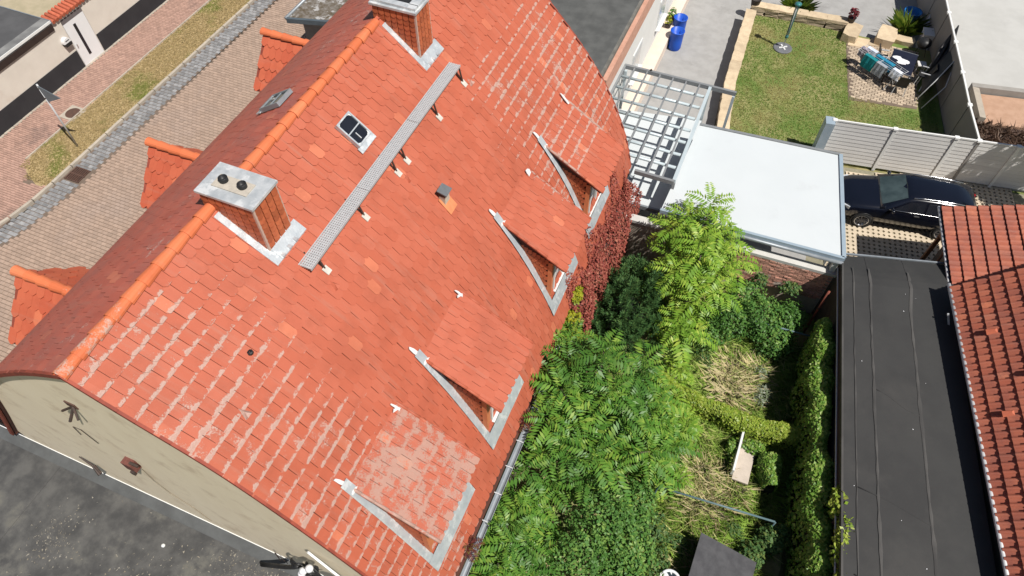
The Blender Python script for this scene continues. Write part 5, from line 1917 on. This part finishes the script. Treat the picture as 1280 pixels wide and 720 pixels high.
for f, w0 in ((.105, .014), (.255, .026), (.612, .030)):
    mb = MB()
    V = []
    ys = np.linspace(3, 16.3, 40)
    for i, y in enumerate(ys):
        w = w0 * (.5 + .9 * abs(math.sin(i * 1.7 + f * 9)) ** 2 + (.6 if i % 11 in (3, 4, 5) else 0))
        jx = .006 * math.sin(i * .9 + f * 30)
        dz = 0 if y < 15.7 else -.05 if y < 16.0 else -.11
        yo = f * .85 if y > 15.5 else 0
        V += [(kx(f, y) + jx - w, y + yo, ZK + dz + .022), (kx(f, y) + jx, y + yo, ZK + dz + .026), (kx(f, y) + jx + w, y + yo, ZK + dz + .022)]
    F = [q for i in range(39) for q in ((3 * i, 3 * i + 1, 3 * i + 4, 3 * i + 3), (3 * i + 1, 3 * i + 2, 3 * i + 5, 3 * i + 4))]
    mb.add(V, F).build('seam', M_SEAM, t)
for (fa, ya, fb, yb) in ((.10, 9.2, .95, 8.7), (.08, 7.0, .62, 6.6), (.28, 5.2, .62, 6.5), (.27, 12.2, .6, 11.8)):
    MB().tube([(kx(fa + (fb - fa) * q, ya + (yb - ya) * q), ya + (yb - ya) * q + .04 * math.sin(q * 7), ZK + .004) for q in np.linspace(0, 1, 8)], .018, 6).build('wrinkle', M_BITUM_NEW, t, True)
mb = MB()
for _ in range(16):
    f, y = random.uniform(.05, .95), random.uniform(6, 16)
    q = random.uniform(.008, .02)
    mb.box((kx(f, y), y, ZK + .024), (q, q * 1.5, .006), random.uniform(0, 3))
tag(mb.build('bird_droppings', M_PAPER, t), kind='stuff')
edge_bar((kx(0, 1), 1, 0)[:2], (kx(0, 16.3), 16.3), .05, .14, ZK - .02, 'edge_trim', M_SEAM, t)
MB().bar((kx(-.02, 1), 1, ZK - .22), (kx(-.02, 16.3), 16.3, ZK - .22), .03, .03).build('gutter_rod', M_GALV, t)
edge_bar((kx(0, 16.95), 17.0), (kx(1, 16.95), 17.85), .05, .06, ZK - .31, 'end_trim', M_ZINC, t)


# --- two red pantile roofs on the far right
def pantile(mb, M, w, L, roll):
    n = 7
    prof_ = [(-.5, .0), (-.40, roll), (-.25, roll * 1.25), (-.10, roll * .9), (.02, .05 * roll), (.3, -.15 * roll), (.5, .0)]
    V = [M @ Vector((x * w, y, z + zo)) for y, zo in ((0, .045), (L, 0.0)) for x, z in prof_] + [M @ Vector((x * w, 0, z + .008)) for x, z in prof_]
    uv0 = [(x + .5, 0.12) for x, z in prof_]
    uv1 = [(x + .5, 1.0) for x, z in prof_]
    F, U = [], []
    for i in range(n - 1):
        F.append((i, i + 1, n + i + 1, n + i))
        U.append([uv0[i], uv0[i + 1], uv1[i + 1], uv1[i]])
        F.append((2 * n + i, 2 * n + i + 1, i + 1, i))
        U.append([(0.5, .9)] * 4)
    mb.add(V, F, 0, U)


def tiled_roof(t, A, B, pitch, ncourse, w, L, exp, roll, mat, single, zlift):
    """A->B along the eave (roof rises to the right of the photo)"""
    A, B = Vector(A), Vector(B)
    ed = (B - A).normalized()
    horiz = Vector((ed.y, -ed.x, 0)) if (Vector((ed.y, -ed.x, 0)).x > 0) else Vector((-ed.y, ed.x, 0))
    up = (horiz * math.cos(pitch) + Vector((0, 0, math.sin(pitch)))).normalized()
    X = ed if ed.cross(up).z > 0 else -ed
    N = X.cross(up)
    n = int((B - A).length / w)
    mb = MB()
    pantile(mb, Matrix(), w, L, roll)
    base = mb.mesh('tile', mat)
    q = [A - up * .02, B - up * .02, B + up * (ncourse * exp), A + up * (ncourse * exp)]
    dk = MB()
    dk.add([p - N * .02 for p in q] + [p - N * .16 for p in q], [(0, 1, 2, 3), (7, 6, 5, 4), (0, 4, 5, 1), (1, 5, 6, 2), (2, 6, 7, 3), (3, 7, 4, 0)])
    rf = dk.build('roof', M_CORE, t)
    k = 0
    rest = MB()
    for r in range(ncourse):
        for c in range(n):
            p = A + ed * ((c + .5) * w) + up * (r * exp) + N * (zlift + random.uniform(0, .006))
            ang = .06
            T2 = up * math.cos(ang) - N * math.sin(ang)
            N2 = X.cross(T2)
            M = frame_M(p, X, T2, N2)
            if k < single and r < 6:
                link('tile', base, rf, M)
                k += 1
            else:
                pantile(rest, M, w, L, roll)
    if rest.v:
        tag(rest.build('tile_field', mat, rf), kind='stuff')
    return rf, ed, up, N


t = thing('pantile_house', 'house with steep ribbed red pantile roof at the right edge', 'house', (9, 11, 0))
rf, ed, up, N = tiled_roof(t, (7.20, 16.15, 3.15), (9.85, 2.9, 3.15), R(43), 19, .205, .42, .335, .042, M_PANT, 290, .03)
MB().prism([(7.62, 16.0), (10.17, 3.0), (13.5, 3.6), (11.0, 16.7)], -.34, 2.88).build('walls', simple('shaded house wall', (.30, .27, .24), None, 2, .9), t)
MB().add([(7.62, 15.95, 2.9), (11.1, 16.65, 2.9), (11.05, 16.65, 6.35), (7.65, 15.7, 2.9), (11.1, 16.4, 2.9), (11.05, 16.4, 6.35)], [(0, 1, 2), (5, 4, 3), (0, 3, 4, 1), (1, 4, 5, 2), (2, 5, 3, 0)]).build('gable', bpy.data.materials['shaded house wall'], t)
p0, p1 = Vector((7.13, 16.25, 3.18)), Vector((9.80, 2.9, 3.18))
mb = MB()
mb.tube([p0, p1], .055, 8)
mb.build('gutter', M_GALV, t, True)
MB().bar(p0 + Vector((.09, 0, -.02)), p1 + Vector((.09, 0, -.02)), .05, .12).build('fascia', M_ANTH, t)
MB().bar(Vector((7.20, 15.2, 3.1)), Vector((7.45, 15.2, 2.6)), .05).build('gutter_bracket', M_GALV, t)
# raised vent tiles
for (r, c) in ((2.15, 9), (2.0, 21), (3.2, 33), (1.9, 45), (4.2, 16)):
    p = Vector((7.20, 16.15, 3.22)) + ed * (c * .205) + up * (r * .335) + N * .09
    M = frame_M(p, ed if ed.cross(up).z > 0 else -ed, up, N)
    V = [M @ Vector(q) for q in ((-.085, -.12, 0), (.085, -.12, 0), (.07, .14, -.01), (-.07, .14, -.01), (-.055, -.11, .07), (.055, -.11, .07), (.03, .10, .03), (-.03, .10, .03))]
    MB().add(V, [(4, 5, 6, 7), (0, 1, 5, 4), (1, 2, 6, 5), (2, 3, 7, 6), (3, 0, 4, 7)]).build('vent_tile', simple('bright vent tile', (.60, .17, .09), (.52, .14, .08), 5, .6) if c == 9 else bpy.data.materials['bright vent tile'], t)
t = thing('low_tiled_shed', 'shed with flatter red tiled roof beside the parked car', 'shed', (8, 18.5, 0))
rf, ed, up, N = tiled_roof(t, (6.97, 20.0, 2.62), (7.46, 16.65, 2.62), R(17), 10, .21, .42, .34, .022, M_PANT, 0, .03)
MB().prism([(7.75, 19.95), (8.1, 16.6), (11, 17.0), (10.6, 20.4)], -.34, 2.65).build('walls', simple('shed wall', (.28, .22, .18), None, 2, .9), t)
MB().tube([(6.91, 20.05, 2.58), (7.39, 16.75, 2.58)], .04, 8).build('gutter', M_GALV, t, True)
MB().tube([(7.3, 18.35, 2.5), (7.3, 18.35, -.25)], .045, 8).build('downpipe', M_WOODB, t, True)
MB().bar((7.45, 19.9, -.3), (7.5, 19.9, 2.4), .12).bar((7.45, 19.9, 1.6), (7.3, 18.3, 2.45), .10).build('post', M_WOODB, t)

# ================================================================== GARDEN
# hedge along the black roof (ivy on a low wall)


def hedge(name, label, pts, hw, z0, z1, n, size, mats, cat='hedge'):
    t = thing(name, label, cat, (pts[0][0], pts[0][1], 0))
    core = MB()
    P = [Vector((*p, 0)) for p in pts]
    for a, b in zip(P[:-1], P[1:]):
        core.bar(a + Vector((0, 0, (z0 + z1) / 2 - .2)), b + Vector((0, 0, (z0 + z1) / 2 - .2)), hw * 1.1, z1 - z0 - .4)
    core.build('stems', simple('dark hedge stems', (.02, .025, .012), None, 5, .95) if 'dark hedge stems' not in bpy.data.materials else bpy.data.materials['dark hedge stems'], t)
    segl = np.array([(b - a).length for a, b in zip(P[:-1], P[1:])])
    cum = np.r_[0, np.cumsum(segl)] / segl.sum()
    PX, PY = np.array([p.x for p in P]), np.array([p.y for p in P])
    d = (P[-1] - P[0]).normalized()
    nx, ny = -d.y, d.x
    ph = RNG.uniform(0, 6, 4)

    def fn(u, v):
        cx, cy = np.interp(u, cum, PX), np.interp(u, cum, PY)
        L = segl.sum()
        wv = 1 + .22 * np.sin(u * L * 1.7 + ph[0]) + .16 * np.sin(u * L * 4.7 + ph[1])
        hv = 1 + .035 * np.sin(u * L * 3.1 + ph[2]) + .03 * np.sin(u * L * 7 + ph[3])
        a = (v - .5) * math.pi * 1.25
        s_, c_ = np.sin(a), np.cos(a)
        k = RNG.uniform(.86, 1.08, len(u))
        ox = s_ * hw * wv * k
        tz = z1 * hv - .45 + np.clip(c_, -.6, 1) * .45 * k
        deep = RNG.uniform(0, 1, len(u)) < .25
        tz = np.where(np.abs(v - .5) > .36, z0 + RNG.uniform(0, 1, len(u)) * (z1 - z0 - .3), tz)
        Pp = np.stack([cx + nx * ox, cy + ny * ox, tz], 1)
        Nn = np.stack([nx * s_, ny * s_, np.maximum(c_, 0) + .3], 1)
        return Pp, Nn
    link('foliage', poly_mesh('foliage', strip_leaves(n, fn, size), 4, mats), t)
    return t


hedge('hedge', 'tall ivy hedge running along the left edge of the black roof', [(4.28, 14.6), (4.57, 11.5), (4.94, 9.0), (5.23, 6.9), (5.53, 4.6)], .31, 0, 2.1, 21000, .115, L_IVY)
hedge('hedge', 'lime green ivy hedge crossing the wild garden', [(-.05, 11.35), (1.5, 11.0), (3.0, 10.9), (4.5, 11.05)], .21, 0, 1.15, 10500, .09, L_IVYY)
hedge('hedge', 'short rounded hedge stub beside the white bench', [(3.80, 10.2), (3.95, 9.3)], .26, 0, .95, 2600, .10, L_IVY)
t = thing('climbing_ivy', 'ivy shoots climbing over the edge of the black roof', 'ivy', (5.2, 8.4, 1.5))
link('foliage', poly_mesh('foliage', leaf_cloud([((5.25, 8.75, 2.4), (.22, .5, .3)), ((5.42, 7.9, 2.45), (.2, .8, .28)), ((5.5, 6.7, 2.45), (.15, .4, .25))], 1100, .13), 4, L_IVYY), t)
MB().tube([(5.2, 8.6, 0), (5.3, 8.3, 2.3)], .03, 6).build('stem', M_BARK, t)


def ailanthus(label, base, lumps, k, L, mat, seed, n=10, fr=13, leaf=.30, lw=.30, name='tree_of_heaven'):
    rng = np.random.default_rng(seed)
    t = thing(name, label, 'tree', base, None)
    cs = []
    vol = np.array([r[0] * r[1] for _, r in lumps])
    for (c, r), m in zip(lumps, np.maximum((k * vol / vol.sum()).astype(int), 3)):
        best = []
        for i in range(m):
            # spread points over the dome by best-candidate sampling
            cand = []
            for _ in range(8):
                d = unit(rng.normal(size=3))
                d[2] = abs(d[2]) * .9 + .05
                cand.append(np.array(c) + d * np.array(r) * rng.uniform(.5, 1.1))
            if best:
                dd = [min(np.linalg.norm(q - b_) for b_ in best) for q in cand]
                best.append(cand[int(np.argmax(dd))])
            else:
                best.append(cand[0])
        cs += best
    link('crown', poly_mesh('crown', rosettes(cs, L, fr, rng, n, leaf=leaf, lw=lw), 4, mat), t)
    idx = rng.choice(len(cs), min(16, len(cs)), replace=False)
    trunk('trunk', t, base, [cs[i] - np.array([0, 0, .1]) for i in idx], .07)
    return t


ailanthus('large tree of heaven with fern like leaves spreading beside the garden dormers', (-1.0, 8.6, 0), [((-1.3, 9.5, 2.2), (1.5, 1.3, 1.9)), ((-2.2, 8.1, 2.0), (.8, 1.3, 1.7)), ((.2, 8.9, 1.2), (1.0, 1.0, 1.5)), ((-2.2, 10.0, 2.4), (.8, .7, 1.1)), ((-.9, 7.3, 1.8), (.9, .7, 1.2))], 54, .95, L_AIL, 11, n=9, fr=7, leaf=.27, lw=.29)
ailanthus('sunlit tree of heaven in front of the carport roof', (.1, 14.4, 0), [((-.3, 15.5, 2.4), (.95, .9, 1.9)), ((.1, 14.2, 1.8), (1.0, .9, 1.7)), ((.7, 15.3, 2.0), (.6, .7, 1.3)), ((.3, 13.0, 1.2), (.5, .6, 1.1))], 42, .88, L_AIL2, 12, n=9, fr=7, leaf=.27, lw=.29)
ailanthus('young tree of heaven below the gutter at the bottom edge', (-1.9, 4.6, 0), [((-2.0, 4.5, 1.5), (.9, 1.2, 1.2)), ((-1.8, 6.2, 1.0), (.5, .7, 1.1))], 24, .9, L_AIL, 13, n=9, fr=7, leaf=.27, lw=.29)
ailanthus('low tree of heaven shoots at the near end of the lime hedge', (.7, 9.8, 0), [((.85, 9.9, .8), (.7, 1.0, .6)), ((.35, 11.9, .6), (.5, .5, .5)), ((1.0, 8.6, .6), (.5, .5, .5))], 20, .6, L_AIL2, 14, n=12, fr=9, leaf=.22)



def shrub(label, base, lumps, n, size, mat, name='shrub', cat='shrub', w=.6):
    t = thing(name, label, cat, base)
    link('foliage', poly_mesh('foliage', leaf_cloud(lumps, n, size, w=w), 4, mat), t)
    trunk('stem', t, base, [np.array(c) for c, r in lumps], .035)
    return t


shrub('big rounded leafy shrub at the bottom edge between tree and shed', (.1, 6.2, 0), [((-.1, 6.3, 1.7), (.9, .8, .8)), ((.7, 5.9, 1.3), (.8, .8, .8)), ((-.3, 5.2, 1.6), (.8, .7, .8)), ((.6, 7.2, 1.0), (.6, .7, .7)), ((1.1, 5.0, 1.0), (.6, .7, .6)), ((-.6, 7.2, 1.5), (.5, .6, .6)), ((.2, 4.4, 1.3), (.7, .6, .7))], 9500, .10, L_SHRUB)
shrub('dense dark green shrub under the old brick wall', (2.4, 14.8, 0), [((1.6, 14.3, .8), (.8, .8, .7)), ((2.5, 14.6, .9), (.8, .8, .75)), ((3.4, 15.0, .8), (.6, .7, .6)), ((2.0, 15.3, .9), (.7, .5, .6)), ((3.2, 14.2, .6), (.6, .6, .55)), ((1.2, 13.6, .5), (.5, .5, .5))], 8500, .095, L_SHRUB)
shrub('yellowish sprig of a shrub growing up against the bricks', (2.3, 15.9, 0), [((2.2, 15.85, 1.25), (.28, .22, .35)), ((3.2, 15.95, 1.2), (.35, .22, .3))], 700, .10, L_SHRUB2)
shrub('small shrub with upright leafy shoots at the bottom right of the garden', (4.0, 7.4, 0), [((4.25, 7.9, .5), (.40, .40, .4)), ((3.85, 7.3, .45), (.38, .38, .38)), ((3.6, 6.9, .35), (.35, .3, .3)), ((4.5, 8.2, .45), (.28, .28, .3))], 2600, .10, L_SHRUB2)
shrub('low silvery shrub beside the dark hedge shadow', (3.3, 12.2, 0), [((3.25, 12.3, .25), (.3, .45, .28)), ((3.1, 13.1, .2), (.3, .3, .22))], 700, .08, leafy('silver leaf', [(.30, .34, .26), (.18, .24, .12), (.44, .46, .38)]))
shrub('ivy clump half covering the white bench', (3.2, 10.4, 0), [((3.3, 10.4, .45), (.35, .25, .2)), ((2.72, 10.2, .4), (.15, .3, .3))], 700, .09, L_IVY, 'ivy_clump', 'ivy')
shrub('weedy dark shrub in the middle of the leafy corner', (1.0, 7.4, 0), [((1.25, 7.0, .5), (.4, .5, .4)), ((1.6, 6.2, .4), (.35, .5, .35))], 900, .09, L_SHRUB2)
shrub('small bush with red flowers below the yellow creeper', (-2.2, 11.0, 0), [((-2.15, 11.0, .9), (.3, .35, .4))], 500, .09, leafy('flowering leaf', [(.08, .16, .05), (.12, .2, .06), (.45, .04, .10)]))
shrub('low green weeds along the foot of the conifer', (-1.2, 12.0, 0), [((-1.2, 11.9, .3), (.6, .35, .3)), ((-.3, 12.3, .3), (.4, .5, .3))], 900, .08, L_SHRUB2, 'weed_patch', 'weeds')

# conifer
t = thing('conifer', 'dark green conifer with upright plumes beside the red creeper', 'conifer', (-1.6, 12.9, 0))
rng = np.random.default_rng(5)
Q = []
for k in range(210):
    d = unit(rng.normal(size=3))
    d[2] = abs(d[2])
    c = np.array([-1.45, 13.1, .3]) + d * np.array([1.05, 1.5, 2.5]) * rng.uniform(.65, 1.0)
    ax = unit(d * np.array([.5, .5, .1]) + np.array([0, 0, .9]) + rng.normal(size=3) * .1)
    m = 95
    tt = rng.uniform(0, 1, m)
    aa = rng.uniform(0, 6.283, m)
    s1 = unit(np.cross(ax, [1, .2, 0]))
    s2 = np.cross(ax, s1)
    rad = .16 * (1 - tt) ** .6 * rng.uniform(.5, 1, m)
    o = (s1[None] * np.cos(aa)[:, None] + s2[None] * np.sin(aa)[:, None])
    p = c[None] + ax[None] * (tt * .6)[:, None] + o * rad[:, None]
    dr = unit(o * .8 + ax[None] * 1.0 + rng.normal(size=(m, 3)) * .2)
    wv = unit(np.cross(dr, o + rng.normal(size=(m, 3)) * .3)) * .014
    ln = .10 * rng.uniform(.6, 1.3, m)[:, None]
    Q.append(np.stack([p - wv, p + wv, p + dr * ln + wv * .5, p + dr * ln - wv * .5], 1))
link('crown', poly_mesh('crown', np.concatenate(Q), 4, L_YEW), t)
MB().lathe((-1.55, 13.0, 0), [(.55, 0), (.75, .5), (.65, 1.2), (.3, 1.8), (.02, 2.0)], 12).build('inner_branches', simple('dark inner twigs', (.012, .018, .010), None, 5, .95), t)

# creepers on the eaves
t = thing('red_creeper', 'red leaved creeper covering the garden eaves and wall', 'creeper', (-2.6, 13.9, 0))


def fn_red(u, v):
    y = 11.35 + u * 5.6
    wob = .13 * np.sin(y * 3.1) + .09 * np.sin(y * 7.3 + 1)
    ks = [0, .45, .62, 1]
    x = np.interp(v, ks, [-3.08, -2.62, -2.38, -2.36]) + wob * np.clip(1 - v * 1.6, 0, 1) + .07 * np.sin(y * 5 + v * 9)
    zr_ = np.array([on_roof(min(xx, -2.95), yy) for xx, yy in zip(x, y)])
    z = np.where(x < -2.95, zr_ + .10, np.interp(v, ks, [3.0, 2.85, 2.4, .3])) + .05 * np.sin(y * 6 + v * 11)
    P_ = np.stack([x + RNG.normal(0, .035, len(u)), y, z + RNG.normal(0, .04, len(u))], 1)
    return P_, np.stack([np.full(len(u), .8), np.full(len(u), -.1), np.full(len(u), .6)], 1)


link('foliage', poly_mesh('foliage', strip_leaves(15000, fn_red, .08), 4, L_RED), t)
MB().tube([(-2.7, 13.5, 0), (-2.68, 13.7, 1.4), (-2.7, 14, 2.5)], .04, 6).build('stem', M_BARK, t)
t = thing('yellow_creeper', 'yellow green creeper at the near end of the red creeper', 'creeper', (-2.6, 11.2, 0))
link('foliage', poly_mesh('foliage', leaf_cloud([((-2.75, 11.2, 2.7), (.25, .40, .25)), ((-2.7, 10.7, 2.4), (.2, .35, .4)), ((-2.85, 11.8, 3.0), (.2, .35, .2)), ((-2.5, 10.9, 1.8), (.2, .4, .6))], 1500, .10), 4, L_YEL), t)
MB().tube([(-2.6, 11, 0), (-2.6, 11, 2.3)], .03, 6).build('stem', M_BARK, t)
t = thing('creeper_shoots', 'reddish creeper shoots rising between the dormer and the fern like tree', 'creeper', (-2.7, 8.4, 2.5))
link('foliage', poly_mesh('foliage', rosettes([(-2.75, 7.6, 2.95), (-2.85, 9.6, 2.95), (-2.8, 4.1, 2.95)], .38, 9, np.random.default_rng(3), 8), 4, leafy('dark red leaflet', [(.10, .02, .02), (.16, .04, .03), (.2, .16, .03)])), t)
MB().tube([(-2.6, 8.4, .0), (-2.62, 8.4, 2.6)], .03, 6).build('stem', M_BARK, t)

# wild grass: tufts of long bent blades, greener and straw patches
def tufts(cent, per, h, lean, w, rad, rng=RNG):
    P, A, Hh = [], [], []
    for c in cent:
        m = int(per * rng.uniform(.6, 1.4))
        a = rng.uniform(0, 6.283, m)
        r = rad * np.sqrt(rng.uniform(0, 1, m)) * rng.uniform(.6, 1.3)
        P.append(np.stack([c[0] + r * np.cos(a), c[1] + r * np.sin(a), np.zeros(m)], 1))
        A.append(np.where(rng.uniform(0, 1, m) < .45, a, rng.uniform(0, 6.283, m)) + .4)
        Hh.append(np.full(m, h * rng.uniform(.7, 1.25)))
    return blades(np.concatenate(P), np.concatenate(Hh), lean, w, rng, az=np.concatenate(A))


def spots(n, test):
    out = []
    while len(out) < n:
        x, y = RNG.uniform(.3, 4.3), RNG.uniform(3.0, 14.6)
        if test(x, y):
            out.append((x, y))
    return out


def straw_at(x, y):
    return (math.hypot((x - 2.5) / .9, (y - 12.6) / .8) < 1) or (math.hypot((x - 2.4) / .8, (y - 8.7) / .8) < 1) or (math.hypot((x - 2.9) / .7, (y - 6.7) / .6) < 1)


tag(link('wild_grass', poly_mesh('wild_grass', tufts(spots(760, lambda x, y: RNG.uniform() < (.5 if straw_at(x, y) else .9)), 85, .30, 1.15, .0065, .24), 5, L_GRASS)), 'uncut green grass tufts of the wild garden', 'grass', kind='stuff')
tag(link('straw_grass', poly_mesh('straw_grass', tufts(spots(95, lambda x, y: straw_at(x, y) and RNG.uniform() < .8), 75, .36, 1.1, .0055, .26), 5, L_STRAW)), 'dry straw coloured grass tufts standing in the wild garden', 'grass', kind='stuff')
for k, (x, y, r, lab) in enumerate(((1.2, 13.0, .4, 'leafy weeds at the foot of the sunlit tree of heaven'), (3.3, 7.9, .3, 'leafy weeds under the blue green pole by the shed'), (1.9, 7.0, .35, 'leafy weeds left of the low shed'), (2.9, 13.9, .35, 'leafy weeds in front of the dark shrub'))):
    shrub(lab, (x, y, 0), [((x, y, .22), (r, r * .8, .24)), ((x + r * .7, y - r * .5, .16), (r * .6, r * .6, .2))], 420, .085, L_SHRUB2, 'weed_patch', 'weeds')

# clothes line poles
for lab, a, b in (('blue green pole lying across the straw grass near the shed', (1.0, 7.92, 1.15), (4.15, 8.20, 1.10)), ('blue green pole above the shrub below the brick wall', (1.32, 14.3, 1.1), (4.28, 14.5, 1.05))):
    t = thing('clothes_pole', lab, 'pole', (a[0], a[1], 0), 'blue green poles across the garden')
    MB().tube([a, b], .030, 8).build('bar', M_STEELB, t, True)
    for q in (a, b):
        MB().tube([(q[0] + .02, q[1], 0), (q[0] + .02, q[1], q[2] - .03)], .022, 8).build('post', M_STEELB, t, True)

# bench, shed, chair
t = thing('bench', 'white edged bench with pale seat half hidden by ivy', 'bench', (3.0, 9.9, 0))
MB().bar((2.88, 9.35, .62), (2.90, 10.75, .62), .06, .30).build('backrest', M_LEADW, t)
MB().box((3.16, 9.9, .42), (.46, 1.3, .06), R(0)).build('seat', M_CONCB, t)
for y in (9.4, 10.4):
    MB().box((3.15, y, .2), (.4, .08, .4)).build('leg', M_CONCB, t)
t = thing('shed', 'low shed with dark felt top at the bottom edge of the garden', 'shed', (3.1, 6.6, 0))
sh = [(2.42, 7.2), (3.95, 7.05), (3.85, 5.0), (2.35, 5.1)]
MB().prism([(2.48, 7.12), (3.88, 6.98), (3.78, 5.1), (2.42, 5.2)], 0, .86).build('walls', M_WOOD, t)
mb = MB()
mb.add([(2.42, 7.2, 1.05), (3.95, 7.05, .88), (3.85, 5.0, .88), (2.35, 5.1, 1.05), (2.42, 7.2, .98), (3.95, 7.05, .81), (3.85, 5.0, .81), (2.35, 5.1, .98)], [(0, 3, 2, 1), (4, 5, 6, 7), (0, 1, 5, 4), (1, 2, 6, 5), (2, 3, 7, 6), (3, 0, 4, 7)])
mb.build('roof', M_TARP, t)
t = thing('plastic_chair', 'round backed white plastic chair at the bottom edge', 'chair', (2.0, 6.0, 0))
MB().lathe((2.0, 5.9, 0), [(.24, .40), (.26, .43), (.02, .44)], 16).build('seat', M_PAPER, t)
mb = MB()
pts = [(2.0 + .24 * math.cos(a), 5.8 + .24 * math.sin(a), .78) for a in np.linspace(.1, 2.7, 12)]
mb.tube(pts, .04, 8)
mb.build('backrest', M_PAPER, t, True)
for a in (.3, 1.6, 2.9, 4.7):
    MB().bar((2.0 + .24 * math.cos(a), 5.9 + .24 * math.sin(a), .42), (2.0 + .28 * math.cos(a), 5.9 + .28 * math.sin(a), 0), .04).build('leg', M_PAPER, t)

# a tree standing just outside the picture to the right, whose shade dapples the slat fence
shrub('leafy tree right of the picture whose shade dapples the slat fence', (11.9, 24.2, -.3), [((11.6, 24.35, 4.4), (1.1, .8, .9)), ((12.3, 24.0, 3.6), (1.0, .8, .9)), ((12.9, 23.9, 4.6), (.9, .9, .9))], 2600, .2, L_SHRUB, 'broadleaf_tree', 'tree')
